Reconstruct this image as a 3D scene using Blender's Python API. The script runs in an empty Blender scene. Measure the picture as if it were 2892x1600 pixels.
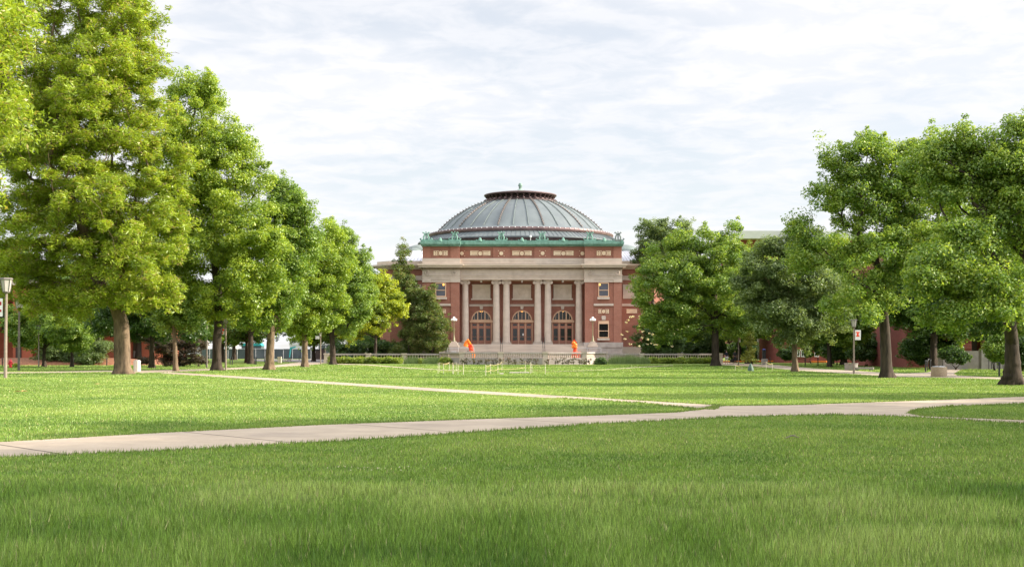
import bpy, bmesh, math, random
import numpy as np
from mathutils import Vector
from mathutils.geometry import tessellate_polygon

# ---------------------------------------------------------------- camera, sky, sun
sc = bpy.context.scene
COL = sc.collection
FPX, HOR, EYE, CX = 3700.0, 993.0, 1.5, 1446.0        # focal length / horizon measured on the 2892 px wide photograph
cam = bpy.data.objects.new("camera", bpy.data.cameras.new("camera"))
COL.objects.link(cam)
cam.location = (0, 0, EYE)
cam.rotation_euler = (math.radians(90), 0, 0)
cam.data.sensor_fit = 'HORIZONTAL'
cam.data.sensor_width = 36
cam.data.lens = 36 * FPX / 2892
cam.data.shift_y = (HOR - 800) / 2892
cam.data.clip_end = 4000
sc.camera = cam

SUN_EL, SUN_AZ = 26.0, 2.0                            # azimuth from +X towards the camera side
w = bpy.data.worlds.new("World"); sc.world = w; w.use_nodes = True
nt = w.node_tree; N = nt.nodes; LK = nt.links; N.clear()
out = N.new('ShaderNodeOutputWorld'); bg = N.new('ShaderNodeBackground'); LK.new(bg.outputs[0], out.inputs[0])
bg.inputs[1].default_value = 0.074
sky = N.new('ShaderNodeTexSky'); sky.sky_type = 'NISHITA'; sky.sun_disc = False
sky.sun_elevation = math.radians(SUN_EL); sky.sun_rotation = math.radians(90 + SUN_AZ)
sky.air_density = 1.0; sky.dust_density = 0.6
tc = N.new('ShaderNodeTexCoord'); sep = N.new('ShaderNodeSeparateXYZ'); LK.new(tc.outputs['Generated'], sep.inputs[0])
def wmath(op, a, b):
    n = N.new('ShaderNodeMath'); n.operation = op
    for i, v in enumerate((a, b)):
        if isinstance(v, (int, float)): n.inputs[i].default_value = v
        else: LK.new(v, n.inputs[i])
    return n.outputs[0]
zz = wmath('ADD', wmath('MAXIMUM', sep.outputs[2], 0.0), 0.10)
comb = N.new('ShaderNodeCombineXYZ')
LK.new(wmath('DIVIDE', sep.outputs[0], zz), comb.inputs[0]); LK.new(wmath('DIVIDE', sep.outputs[1], zz), comb.inputs[1])
def wnoise(scale, detail, rough, off, dist=0.0):
    m = N.new('ShaderNodeMapping'); m.inputs['Location'].default_value = off; LK.new(comb.outputs[0], m.inputs[0])
    n = N.new('ShaderNodeTexNoise'); n.inputs['Scale'].default_value = scale; n.inputs['Detail'].default_value = detail
    n.inputs['Roughness'].default_value = rough; n.inputs['Distortion'].default_value = dist
    LK.new(m.outputs[0], n.inputs['Vector']); return n.outputs[0]
def wramp(v, a, b):
    n = N.new('ShaderNodeMapRange'); n.interpolation_type = 'SMOOTHSTEP'; LK.new(v, n.inputs[0])
    n.inputs[1].default_value = a; n.inputs[2].default_value = b; return n.outputs[0]
veil = wramp(wnoise(0.75, 5, 0.55, (3.1, 0.4, 0), 0.3), 0.36, 0.62)
ripple = wramp(wnoise(6.0, 4, 0.6, (7.0, 2.0, 0), 0.35), 0.36, 0.64)
fac = wmath('MINIMUM', wmath('ADD', wmath('MULTIPLY', veil, 0.26), wmath('ADD', wmath('MULTIPLY', ripple, 0.22), 0.62)), 1.0)
mixs = N.new('ShaderNodeMix'); mixs.data_type = 'RGBA'
LK.new(fac, mixs.inputs[0]); thin = N.new('ShaderNodeVectorMath'); thin.operation = 'SCALE'; thin.inputs['Scale'].default_value = 1.12; LK.new(sky.outputs[0], thin.inputs[0]); LK.new(thin.outputs[0], mixs.inputs[6]); mixs.inputs[7].default_value = (6.9, 6.9, 7.1, 1)
# thin overcast is brighter overhead and around the sun than low over the far trees
up_ = wramp(sep.outputs[2], 0.28, 0.85)
dotn = N.new('ShaderNodeVectorMath'); dotn.operation = 'DOT_PRODUCT'; LK.new(tc.outputs['Generated'], dotn.inputs[0])
_e, _a = math.radians(SUN_EL), math.radians(SUN_AZ)
dotn.inputs[1].default_value = (math.cos(_e)*math.cos(_a), -math.cos(_e)*math.sin(_a), math.sin(_e))
halo = wramp(dotn.outputs['Value'], 0.55, 1.0)
gain = wmath('ADD', 1.0, wmath('ADD', wmath('MULTIPLY', up_, 1.5), wmath('MULTIPLY', halo, 2.0)))
vm = N.new('ShaderNodeVectorMath'); vm.operation = 'SCALE'; LK.new(mixs.outputs[2], vm.inputs[0]); LK.new(gain, vm.inputs['Scale'])
LK.new(vm.outputs[0], bg.inputs[0])

sun = bpy.data.objects.new("sun", bpy.data.lights.new("sun", 'SUN')); COL.objects.link(sun)
sun.data.energy = 5.0; sun.data.angle = math.radians(0.7); sun.data.color = (1.0, 0.88, 0.72)
e, a = math.radians(SUN_EL), math.radians(SUN_AZ)
sdir = Vector((math.cos(e) * math.cos(a), -math.cos(e) * math.sin(a), math.sin(e)))
sun.rotation_euler = sdir.to_track_quat('Z', 'Y').to_euler(); sun.location = (60, -40, 60)
sc.view_settings.view_transform = 'Standard'; sc.view_settings.look = 'None'
sc.view_settings.exposure = 1.0; sc.view_settings.gamma = 1.0
sc.cycles.max_bounces = 7; sc.cycles.diffuse_bounces = 3; sc.cycles.glossy_bounces = 2
sc.cycles.transmission_bounces = 5; sc.cycles.transparent_max_bounces = 4
sc.cycles.use_denoising = True; sc.cycles.sample_clamp_indirect = 6

# ---------------------------------------------------------------- measuring helpers (photograph pixels -> metres)
def X(x, d): return (x - CX) * d / FPX
def Z(y, d): return EYE + (HOR - y) * d / FPX
def dist(y): return EYE * FPX / (y - HOR)
def G(x, y):
    d = dist(y); return (X(x, d), d)
K = 2892 / 2576

# ---------------------------------------------------------------- things, parts, tags
def tag(o, label=None, cat=None, group=None, kind=None):
    if label: o['label'] = label
    if cat: o['category'] = cat
    if group: o['group'] = group
    if kind: o['kind'] = kind
    return o
def thing(name, label, cat, loc=(0, 0, 0), rz=0.0, group=None):
    o = bpy.data.objects.new(name, None); COL.objects.link(o)
    o.location = loc; o.rotation_euler = (0, 0, rz); o.empty_display_size = 0.3
    return tag(o, label, cat, group)
def copy_tree(o, parent=None):
    c = o.copy(); COL.objects.link(c); c.parent = parent
    for ch in list(o.children): copy_tree(ch, c)
    return c
def again(o, loc, rz, label, s=1.0):
    c = copy_tree(o); c.location = loc; c.rotation_euler = (0, 0, rz); c.scale = (s, s, s)
    c['label'] = label
    return c

class MB:
    def __init__(s): s.v = []; s.f = []
    def add(s, vs, fs):
        b = len(s.v); s.v.extend([tuple(p) for p in vs]); s.f.extend([tuple(i + b for i in f) for f in fs]); return s
    def box(s, x0, x1, y0, y1, z0, z1):
        x0, x1 = sorted((x0, x1)); y0, y1 = sorted((y0, y1)); z0, z1 = sorted((z0, z1))
        return s.add([(x0,y0,z0),(x1,y0,z0),(x1,y1,z0),(x0,y1,z0),(x0,y0,z1),(x1,y0,z1),(x1,y1,z1),(x0,y1,z1)],
                     [(0,3,2,1),(4,5,6,7),(0,1,5,4),(1,2,6,5),(2,3,7,6),(3,0,4,7)])
    def pb(s, x0, x1, y0, y1, d0, d1):
        "box whose FRONT face (at distance d0) covers those photograph pixels"
        return s.box(X(x0, d0), X(x1, d0), d0, d1, Z(y1, d0), Z(y0, d0))
    def lathe(s, prof, c=(0, 0, 0), n=16, a0=0.0, a1=None):
        full = a1 is None; a1 = a0 + 2 * math.pi if full else a1
        m = n if full else n + 1
        vs = []; fs = []
        for r, z in prof:
            for i in range(m):
                t = a0 + (a1 - a0) * i / n
                vs.append((c[0] + r * math.cos(t), c[1] + r * math.sin(t), c[2] + z))
        for j in range(len(prof) - 1):
            for i in range(n):
                k = (i + 1) % m
                fs.append((j*m+i, j*m+k, (j+1)*m+k, (j+1)*m+i))
        if full and prof[0][0] > 1e-4: fs.append(tuple(range(m - 1, -1, -1)))
        if full and prof[-1][0] > 1e-4: fs.append(tuple((len(prof)-1)*m + i for i in range(m)))
        return s.add(vs, fs)
    def prism(s, poly, y0, y1):
        "polygon of (x, z) extruded along y"
        n = len(poly)
        vs = [(x, y0, z) for x, z in poly] + [(x, y1, z) for x, z in poly]
        fs = [tuple(range(n)), tuple(range(2*n-1, n-1, -1))] + [(i, n+i, n+(i+1) % n, (i+1) % n) for i in range(n)]
        return s.add(vs, fs)
    def slab(s, poly, z0, z1):
        n = len(poly)
        vs = [(x, y, z0) for x, y in poly] + [(x, y, z1) for x, y in poly]
        tri = tessellate_polygon([[Vector((x, y, 0)) for x, y in poly]])
        fs = [tuple(t) for t in tri] + [tuple(i + n for i in t) for t in tri] + [(i, (i+1) % n, n+(i+1) % n, n+i) for i in range(n)]
        return s.add(vs, fs)
    def tube(s, pts, rad, n=8, cap=True):
        P = [Vector(p) for p in pts]; rr = [rad]*len(P) if isinstance(rad, (int, float)) else rad
        vs = []; fs = []
        for i, p in enumerate(P):
            t = (P[min(i+1, len(P)-1)] - P[max(i-1, 0)]).normalized()
            u = t.cross(Vector((0, 1, 0)) if abs(t.y) < 0.9 else Vector((1, 0, 0))).normalized(); v = t.cross(u)
            for k in range(n):
                a = 2*math.pi*k/n
                vs.append(p + (u*math.cos(a) + v*math.sin(a))*rr[i])
        for i in range(len(P)-1):
            for k in range(n): fs.append((i*n+k, i*n+(k+1) % n, (i+1)*n+(k+1) % n, (i+1)*n+k))
        if cap: fs += [tuple(range(n-1, -1, -1)), tuple((len(P)-1)*n+k for k in range(n))]
        return s.add(vs, fs)
    def ball(s, c, r, n=12, sz=1.0):
        m = max(6, n//2 + 1)
        return s.lathe([(max(r*math.sin(math.pi*i/m), 0.00005), -r*sz*math.cos(math.pi*i/m)) for i in range(m+1)], c, n)
    def build(s, name, mat, parent=None, world=False, smooth=False, loc=None):
        me = bpy.data.meshes.new(name)
        off = Vector((0, 0, 0))
        if world and parent is not None:
            p = parent
            while p is not None: off += p.location; p = p.parent
        if loc is not None: off += Vector(loc)
        me.from_pydata([(x-off.x, y-off.y, z-off.z) for x, y, z in s.v], [], s.f)
        bm = bmesh.new(); bm.from_mesh(me); bmesh.ops.recalc_face_normals(bm, faces=bm.faces); bm.to_mesh(me); bm.free()
        me.materials.append(mat)
        if smooth:
            me.shade_smooth(); me.set_sharp_from_angle(angle=math.radians(40))
        o = bpy.data.objects.new(name, me); COL.objects.link(o)
        if parent is not None: o.parent = parent
        if loc is not None: o.location = loc
        return o

def np_mesh(name, V, F4=None, F3=None, col=None, mat=None, parent=None):
    "big meshes straight from numpy arrays"
    me = bpy.data.meshes.new(name)
    V = np.ascontiguousarray(V, dtype=np.float32); me.vertices.add(len(V)); me.vertices.foreach_set("co", V.ravel())
    idx = []; st = []; pos = 0
    for F, k in ((F4, 4), (F3, 3)):
        if F is not None and len(F):
            idx.append(np.asarray(F, dtype=np.int32).ravel()); st.append(pos + np.arange(len(F), dtype=np.int32)*k); pos += len(F)*k
    idx = np.concatenate(idx); st = np.concatenate(st)
    me.loops.add(len(idx)); me.loops.foreach_set("vertex_index", idx)
    me.polygons.add(len(st)); me.polygons.foreach_set("loop_start", st)
    if col is not None:
        at = me.color_attributes.new("tint", 'FLOAT_COLOR', 'POINT')
        c = np.ones((len(V), 4), dtype=np.float32); c[:, :3] = col; at.data.foreach_set("color", c.ravel())
    me.update(calc_edges=True)
    if mat: me.materials.append(mat)
    o = bpy.data.objects.new(name, me); COL.objects.link(o)
    if parent is not None: o.parent = parent
    return o

# ---------------------------------------------------------------- materials
def mat_base(name):
    m = bpy.data.materials.new(name); m.use_nodes = True
    t = m.node_tree; b = t.nodes['Principled BSDF']; return m, t, b
def _noise(t, scale, detail=4, rough=0.55, stretch=(1, 1, 1), src='pos'):
    g = t.nodes.new('ShaderNodeNewGeometry') if src == 'pos' else t.nodes.new('ShaderNodeTexCoord')
    mp = t.nodes.new('ShaderNodeMapping'); mp.inputs['Scale'].default_value = stretch
    t.links.new(g.outputs['Position' if src == 'pos' else 'Object'], mp.inputs[0])
    n = t.nodes.new('ShaderNodeTexNoise'); n.inputs['Scale'].default_value = scale
    n.inputs['Detail'].default_value = detail; n.inputs['Roughness'].default_value = rough
    t.links.new(mp.outputs[0], n.inputs['Vector']); return n.outputs[0]
def _rng(t, v, a, b, c=0.0, d=1.0):
    n = t.nodes.new('ShaderNodeMapRange'); t.links.new(v, n.inputs[0])
    for i, q in enumerate((a, b, c, d)): n.inputs[i+1].default_value = q
    return n.outputs[0]
def _mix(t, f, a, b, mode='MIX'):
    n = t.nodes.new('ShaderNodeMix'); n.data_type = 'RGBA'; n.blend_type = mode
    for i, v in ((0, f), (6, a), (7, b)):
        if isinstance(v, (tuple, list)): n.inputs[i].default_value = tuple(v) + (1,)
        elif isinstance(v, (int, float)): n.inputs[i].default_value = v
        else: t.links.new(v, n.inputs[i])
    return n.outputs[2]
def _bump(t, b, h, strength, distance=0.02):
    n = t.nodes.new('ShaderNodeBump'); n.inputs['Strength'].default_value = strength; n.inputs['Distance'].default_value = distance
    t.links.new(h, n.inputs['Height']); t.links.new(n.outputs[0], b.inputs['Normal'])
def noisy(name, c1, c2, scale=2.0, rough=0.8, metal=0.0, stain=None, stretch=(1, 1, 1), bump=0.0, spec=0.3, src='pos'):
    m, t, b = mat_base(name)
    n1 = _noise(t, scale, 5, 0.6, stretch, src)
    c = _mix(t, _rng(t, n1, 0.3, 0.7), c1, c2)
    if stain:
        n2 = _noise(t, scale*0.37, 4, 0.65, (stretch[0]*1.0, stretch[1], stretch[2]*0.35), src)
        c = _mix(t, _rng(t, n2, 0.56, 0.74, 0, 0.75), c, stain)
    t.links.new(c, b.inputs['Base Color'])
    b.inputs['Roughness'].default_value = rough; b.inputs['Metallic'].default_value = metal
    b.inputs['Specular IOR Level'].default_value = spec
    if bump: _bump(t, b, n1, bump)
    return m
def brick(name, c1, c2, mort, dark=0.75):
    m, t, b = mat_base(name)
    g = t.nodes.new('ShaderNodeNewGeometry'); s = t.nodes.new('ShaderNodeSeparateXYZ'); t.links.new(g.outputs['Position'], s.inputs[0])
    ad = t.nodes.new('ShaderNodeMath'); ad.operation = 'ADD'; t.links.new(s.outputs[0], ad.inputs[0]); t.links.new(s.outputs[1], ad.inputs[1])
    cb = t.nodes.new('ShaderNodeCombineXYZ'); t.links.new(ad.outputs[0], cb.inputs[0]); t.links.new(s.outputs[2], cb.inputs[1])
    bt = t.nodes.new('ShaderNodeTexBrick'); t.links.new(cb.outputs[0], bt.inputs['Vector'])
    bt.inputs['Scale'].default_value = 1.0; bt.inputs['Brick Width'].default_value = 0.21; bt.inputs['Row Height'].default_value = 0.07
    bt.inputs['Mortar Size'].default_value = 0.007; bt.inputs['Bias'].default_value = 0.0
    bt.inputs['Color1'].default_value = c1 + (1,); bt.inputs['Color2'].default_value = c2 + (1,); bt.inputs['Mortar'].default_value = mort + (1,)
    n1 = _noise(t, 0.7, 6, 0.65, (1, 1, 2.2)); n2 = _noise(t, 5.0, 3, 0.6, (1, 1, 4))
    c = _mix(t, _rng(t, n1, 0.3, 0.72, 0.0, 0.5), bt.outputs[0], tuple(q*dark for q in c2))
    c = _mix(t, _rng(t, n2, 0.45, 0.75, 0.0, 0.4), c, tuple(min(1, q*1.35) for q in c1))
    t.links.new(c, b.inputs['Base Color']); b.inputs['Roughness'].default_value = 0.9; b.inputs['Specular IOR Level'].default_value = 0.2
    _bump(t, b, bt.outputs[1], 0.25, 0.01)
    return m
def plain(name, c, rough=0.6, metal=0.0, spec=0.4):
    return noisy(name, tuple(q*0.88 for q in c), tuple(min(1, q*1.1) for q in c), 6.0, rough, metal, spec=spec, src='obj')
def glass(name, c, rough=0.08):
    m, t, b = mat_base(name); n = _noise(t, 1.3, 3, 0.5)
    t.links.new(_mix(t, n, tuple(q*0.6 for q in c), tuple(q*1.4 for q in c)), b.inputs['Base Color'])
    b.inputs['Roughness'].default_value = rough; b.inputs['Specular IOR Level'].default_value = 0.6
    return m
def emis(name, c, s):
    m, t, b = mat_base(name); b.inputs['Base Color'].default_value = c + (1,)
    b.inputs['Emission Color'].default_value = c + (1,); b.inputs['Emission Strength'].default_value = s; return m
def leafmat(name, trans=0.5, gloss=0.04, tcol=(1.15, 1.1, 0.55)):
    m = bpy.data.materials.new(name); m.use_nodes = True; t = m.node_tree; t.nodes.clear()
    o = t.nodes.new('ShaderNodeOutputMaterial'); at = t.nodes.new('ShaderNodeAttribute'); at.attribute_name = 'tint'
    df = t.nodes.new('ShaderNodeBsdfDiffuse'); tr = t.nodes.new('ShaderNodeBsdfTranslucent'); gl = t.nodes.new('ShaderNodeBsdfGlossy')
    gl.inputs['Roughness'].default_value = 0.45; gl.inputs['Color'].default_value = (0.85, 0.9, 0.8, 1)
    t.links.new(at.outputs[0], df.inputs[0])
    mu = _mix(t, 1.0, at.outputs[0], tcol, 'MULTIPLY'); t.links.new(mu, tr.inputs[0])
    m1 = t.nodes.new('ShaderNodeMixShader'); m1.inputs[0].default_value = trans
    t.links.new(df.outputs[0], m1.inputs[1]); t.links.new(tr.outputs[0], m1.inputs[2])
    m2 = t.nodes.new('ShaderNodeMixShader'); m2.inputs[0].default_value = gloss
    t.links.new(m1.outputs[0], m2.inputs[1]); t.links.new(gl.outputs[0], m2.inputs[2]); t.links.new(m2.outputs[0], o.inputs[0])
    return m

M = {}
M['leaf'] = leafmat('leaf'); M['grass'] = leafmat('grass_blade', 0.30, 0.04, (1.1, 1.1, 0.6))
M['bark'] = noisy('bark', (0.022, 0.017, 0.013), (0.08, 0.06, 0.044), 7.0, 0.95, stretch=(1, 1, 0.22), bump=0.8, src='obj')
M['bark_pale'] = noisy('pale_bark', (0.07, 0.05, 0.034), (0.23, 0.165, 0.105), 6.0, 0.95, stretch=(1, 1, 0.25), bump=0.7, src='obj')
M['brick'] = brick('red_brick', (0.335, 0.138, 0.094), (0.27, 0.108, 0.076), (0.32, 0.22, 0.18))
M['brick_o'] = brick('orange_brick', (0.46, 0.13, 0.07), (0.40, 0.105, 0.06), (0.42, 0.2, 0.13), 0.9)
M['brick_r'] = brick('dark_red_brick', (0.28, 0.07, 0.06), (0.22, 0.055, 0.05), (0.3, 0.17, 0.14))
M['stone'] = noisy('limestone', (0.43, 0.36, 0.305), (0.54, 0.46, 0.39), 0.9, 0.85, stain=(0.38, 0.31, 0.25), stretch=(1, 1, 1.5), bump=0.1)
M['stone_c'] = noisy('weathered_cornice_stone', (0.46, 0.385, 0.31), (0.57, 0.49, 0.40), 0.8, 0.85, stain=(0.27, 0.30, 0.22), stretch=(0.6, 1, 1.6))
M['stone_d'] = noisy('step_stone', (0.35, 0.30, 0.26), (0.46, 0.40, 0.35), 0.6, 0.9, stain=(0.27, 0.22, 0.19), stretch=(0.5, 1, 7))
M['stone_g'] = noisy('grey_stone', (0.31, 0.27, 0.25), (0.42, 0.375, 0.345), 1.3, 0.9, stain=(0.25, 0.2, 0.18))
M['ceil'] = plain('tan_plaster', (0.50, 0.38, 0.22), 0.8)
M['cream'] = plain('cream_paint', (0.64, 0.42, 0.28), 0.55)
M['door'] = plain('terracotta_door_paint', (0.36, 0.16, 0.11), 0.5)
M['dglass'] = glass('dark_glass', (0.016, 0.014, 0.016))
M['bglass'] = glass('slate_glass', (0.085, 0.088, 0.115), 0.25)
M['verd'] = noisy('verdigris_copper', (0.12, 0.235, 0.19), (0.20, 0.36, 0.295), 2.6, 0.85, stain=(0.05, 0.10, 0.085), stretch=(1, 1, 0.5), bump=0.2)
M['dome'] = noisy('weathered_copper_sheet', (0.088, 0.106, 0.112), (0.135, 0.158, 0.16), 0.35, 0.58, 0.08, stain=(0.075, 0.08, 0.098), stretch=(1, 1, 0.6), spec=0.5)
M['dome_rib'] = noisy('dark_rib_copper', (0.12, 0.14, 0.13), (0.2, 0.24, 0.22), 1.5, 0.5, 0.3)
M['copper'] = noisy('brown_copper', (0.10, 0.065, 0.065), (0.18, 0.12, 0.115), 0.8, 0.42, 0.3)
M['copper_d'] = noisy('dark_lantern_copper', (0.04, 0.026, 0.028), (0.1, 0.065, 0.06), 2.0, 0.55, 0.3)
M['zinc'] = noisy('pale_metal_roof', (0.50, 0.50, 0.54), (0.62, 0.62, 0.66), 0.5, 0.5, 0.2)
M['terra'] = noisy('cream_terracotta', (0.62, 0.47, 0.31), (0.76, 0.62, 0.45), 3.0, 0.7)
M['white'] = plain('white_paint', (0.78, 0.77, 0.76), 0.5)
M['globe'] = plain('opal_globe', (0.85, 0.85, 0.84), 0.25)
M['black'] = plain('black_steel', (0.018, 0.019, 0.022), 0.5)
M['iron'] = plain('olive_iron', (0.19, 0.17, 0.09), 0.5)
M['post'] = noisy('tan_concrete_post', (0.21, 0.17, 0.14), (0.30, 0.245, 0.20), 8.0, 0.9, src='obj')
M['post_shade'] = noisy('shaded_concrete_post', (0.12, 0.105, 0.09), (0.2, 0.17, 0.15), 8.0, 0.9, src='obj')  # tan post concrete with tree shade put into its colour
M['lampg'] = plain('frosted_lamp_glass', (0.42, 0.4, 0.37), 0.35)
M['lampf'] = plain('bronze_lamp_frame', (0.16, 0.14, 0.125), 0.5)
M['conc'] = noisy('concrete', (0.25, 0.225, 0.205), (0.33, 0.30, 0.275), 2.5, 0.92)
M['aggr'] = noisy('exposed_aggregate', (0.30, 0.23, 0.16), (0.48, 0.39, 0.28), 25.0, 0.95, src='obj')
M['pale'] = noisy('pale_concrete', (0.62, 0.55, 0.47), (0.72, 0.65, 0.56), 6.0, 0.9, src='obj')
M['orange'] = plain('orange_plastic', (0.85, 0.22, 0.02), 0.35)
M['redor'] = plain('red_orange_plastic', (0.80, 0.06, 0.015), 0.35)
M['rope'] = plain('yellow_rope', (0.45, 0.36, 0.16), 0.7)
M['red'] = plain('red_paint', (0.42, 0.02, 0.03), 0.45)
M['screen'] = noisy('green_windscreen', (0.05, 0.07, 0.075), (0.11, 0.135, 0.14), 0.25, 0.85)
M['teal'] = plain('teal_tarp', (0.03, 0.30, 0.30), 0.6)
M['steel'] = plain('galvanised_steel', (0.45, 0.46, 0.48), 0.45, 0.4)
M['brownbin'] = plain('brown_steel', (0.055, 0.035, 0.03), 0.6)
M['mulch'] = noisy('mulch', (0.16, 0.065, 0.035), (0.33, 0.16, 0.09), 5.0, 0.95, bump=0.6)
M['asph'] = noisy('grey_asphalt', (0.15, 0.135, 0.13), (0.22, 0.2, 0.19), 3.0, 0.95)
M['skin'] = plain('skin', (0.45, 0.25, 0.17), 0.5)
M['navy'] = plain('navy_cloth', (0.012, 0.014, 0.025), 0.9)
M['denim'] = plain('denim', (0.05, 0.08, 0.2), 0.9)
M['khaki'] = plain('pale_cloth', (0.5, 0.5, 0.52), 0.9)
M['redcl'] = plain('red_cloth', (0.45, 0.02, 0.03), 0.9)
M['hair'] = plain('dark_hair', (0.02, 0.013, 0.01), 0.7)
M['fur'] = plain('black_fur', (0.015, 0.012, 0.011), 0.9)
M['rock'] = noisy('boulder_stone', (0.2, 0.18, 0.17), (0.36, 0.33, 0.31), 3.0, 0.95, src='obj', bump=0.4)
M['lampglow'] = emis('warm_lamp_glow', (0.95, 0.45, 0.10), 0.9)
M['crocket'] = noisy('pink_copper_crocket', (0.17, 0.145, 0.135), (0.25, 0.21, 0.19), 1.5, 0.6, 0.1)
M['verdg'] = noisy('grey_verdigris', (0.16, 0.25, 0.21), (0.26, 0.36, 0.31), 2.0, 0.7)
M['palegreen'] = noisy('pale_green_metal_roof', (0.45, 0.47, 0.42), (0.55, 0.56, 0.5), 0.2, 0.7)
M['slate'] = noisy('grey_slate_roof', (0.24, 0.25, 0.28), (0.32, 0.33, 0.36), 0.4, 0.7)
M['stone_b'] = noisy('brown_stained_shaded_stone', (0.20, 0.155, 0.11), (0.34, 0.27, 0.20), 2.2, 0.9, stain=(0.12, 0.10, 0.07), stretch=(0.5, 1, 1))  # brown staining, with dentil shadow under the cornice added into the colour
M['bag'] = plain('dark_green_vinyl', (0.08, 0.14, 0.11), 0.6)
M['stone_p'] = noisy('pale_panel_stone', (0.60, 0.52, 0.44), (0.72, 0.64, 0.56), 1.2, 0.85, stain=(0.5, 0.43, 0.36))
# ---------------------------------------------------------------- ground and paths
def tricoat(mat_name, c1, c2, c3):
    m, t, b = mat_base(mat_name)
    n1 = _noise(t, 0.16, 5, 0.6); n2 = _noise(t, 1.7, 4, 0.65, (1, 0.5, 1)); n3 = _noise(t, 24.0, 3, 0.7, (1, 0.35, 1))
    c = _mix(t, _rng(t, n1, 0.35, 0.65), c1, c2)
    c = _mix(t, _rng(t, n2, 0.38, 0.7, 0, 0.6), c, c3)
    c = _mix(t, _rng(t, n3, 0.3, 0.7, 0, 0.55), c, tuple(q*0.5 for q in c1))
    t.links.new(c, b.inputs['Base Color']); b.inputs['Roughness'].default_value = 1.0; b.inputs['Specular IOR Level'].default_value = 0.05
    _bump(t, b, n3, 0.9, 0.05)
    return m
M['lawn'] = tricoat('lawn_ground', (0.135, 0.195, 0.045), (0.18, 0.25, 0.062), (0.24, 0.30, 0.085))
def pathmat(name, ang, step):
    m, t, b = mat_base(name)
    g = t.nodes.new('ShaderNodeNewGeometry'); mp = t.nodes.new('ShaderNodeMapping'); mp.inputs['Rotation'].default_value = (0, 0, ang)
    t.links.new(g.outputs['Position'], mp.inputs[0])
    s = t.nodes.new('ShaderNodeSeparateXYZ'); t.links.new(mp.outputs[0], s.inputs[0])
    n0 = _noise(t, 0.8, 3, 0.5)
    ad = t.nodes.new('ShaderNodeMath'); ad.operation = 'MULTIPLY_ADD'; t.links.new(n0, ad.inputs[0]); ad.inputs[1].default_value = 0.05; t.links.new(s.outputs[0], ad.inputs[2])
    md = t.nodes.new('ShaderNodeMath'); md.operation = 'PINGPONG'; t.links.new(ad.outputs[0], md.inputs[0]); md.inputs[1].default_value = step
    joint = _rng(t, md.outputs[0], 0.014, 0.045, 1.0, 0.0)
    n1 = _noise(t, 1.1, 5, 0.65); n2 = _noise(t, 40.0, 2, 0.6)
    c = _mix(t, _rng(t, n1, 0.3, 0.7), (0.33, 0.27, 0.20), (0.425, 0.35, 0.265))
    c = _mix(t, _rng(t, n2, 0.35, 0.75, 0, 0.35), c, (0.24, 0.195, 0.155))
    n4 = _noise(t, 0.35, 5, 0.7); c = _mix(t, _rng(t, n4, 0.5, 0.72, 0, 0.7), c, (0.23, 0.19, 0.155))
    c = _mix(t, joint, c, (0.10, 0.08, 0.06))
    t.links.new(c, b.inputs['Base Color']); b.inputs['Roughness'].default_value = 0.95; b.inputs['Specular IOR Level'].default_value = 0.15
    return m
def structure(name, mb, mat, **k): return tag(mb.build(name, mat, **k), kind='structure')
g = MB(); g.add([(-1500, -300, 0), (1500, -300, 0), (1500, 2600, 0), (-1500, 2600, 0)], [(0, 1, 2, 3)])
structure('lawn', g, M['lawn'])
def dpoly(pts, k=K): return [G(x*k, y*k) for x, y in pts]
pathA = dpoly([(-700,1150),(-200,1124),(0,1113),(400,1090),(800,1070),(1200,1055),(1500,1046),(1700,1038),(1762,1031),(1800,1022),(2000,1019.5),(2200,1012),(2400,1005),(2576,998),(3000,985),
   (3000,1003),(2576,1015.5),(2400,1022),(2330,1028),(2295,1035),(2288,1041),(2330,1048),(2576,1058),(3000,1076),(3000,1086),(2576,1066),(2290,1049),(2100,1043),(1850,1049),(1500,1067),(900,1107),(450,1132),(0,1151),(-200,1160),(-700,1195)])
pathB = dpoly([(425,936),(450,937.2),(700,952),(1000,971),(1300,989),(1500,1001),(1810,1019.5),(1795,1031),(1755,1029),(1600,1013),(1300,996.3),(1000,977.8),(700,957.6),(430,940.5),(400,938.8)])
pathC = [G(x, y) for x, y in [(-150,1051.5),(100,1049.8),(300,1046),(420,1045.5),(600,1041),(760,1033),(840,1023),(880,1012),(925,1012),(925,1022),(905,1027),(860,1031),(760,1038),(640,1044),(560,1047.2),(470,1051),(400,1053),(300,1050),(100,1053),(-150,1056)]]
pathD = [G(x, y) for x, y in [(2035,1021),(2100,1026),(2200,1031),(2300,1040),(2420,1047),(2500,1052),(2560,1054),(2620,1051),(2660,1040),(2690,1026),(2745,1026),(2720,1040),(2694,1055),(2704,1060),(2800,1064.5),(2892,1067),(3060,1071),(3060,1078),(2892,1073),(2800,1070),(2640,1065.5),(2540,1064),(2480,1061),(2350,1052),(2250,1046),(2150,1036),(2060,1031),(2035,1030)]]
arc = [(945,1026),(1040,1028.5),(1130,1036),(1250,1043.5),(1380,1048.3),(1470,1049.6),(1560,1048.4),(1700,1043),(1800,1036),(1900,1030.5)]
pathE = [G(x, y) for x, y in arc] + [G(x, y + t) for (x, y), t in list(zip(arc, (2.2, 2.6, 2.4, 1.6, 1.0, 0.9, 1.0, 1.4, 1.8, 1.6)))[::-1]]
PATHS = [pathA, pathB, pathC, pathD, pathE]
for i, (pl, nm, ang, st) in enumerate(((pathA, 'path', math.radians(-41), 1.9), (pathB, 'path', math.radians(62), 1.6), (pathC, 'path', 0.6, 1.6), (pathD, 'path', -0.4, 1.8), (pathE, 'path', 0, 1.5))):
    structure(nm, MB().slab(pl, -0.03, 0.016 - 0.002*i), pathmat(f'path_concrete_{i}', ang, st))
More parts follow.
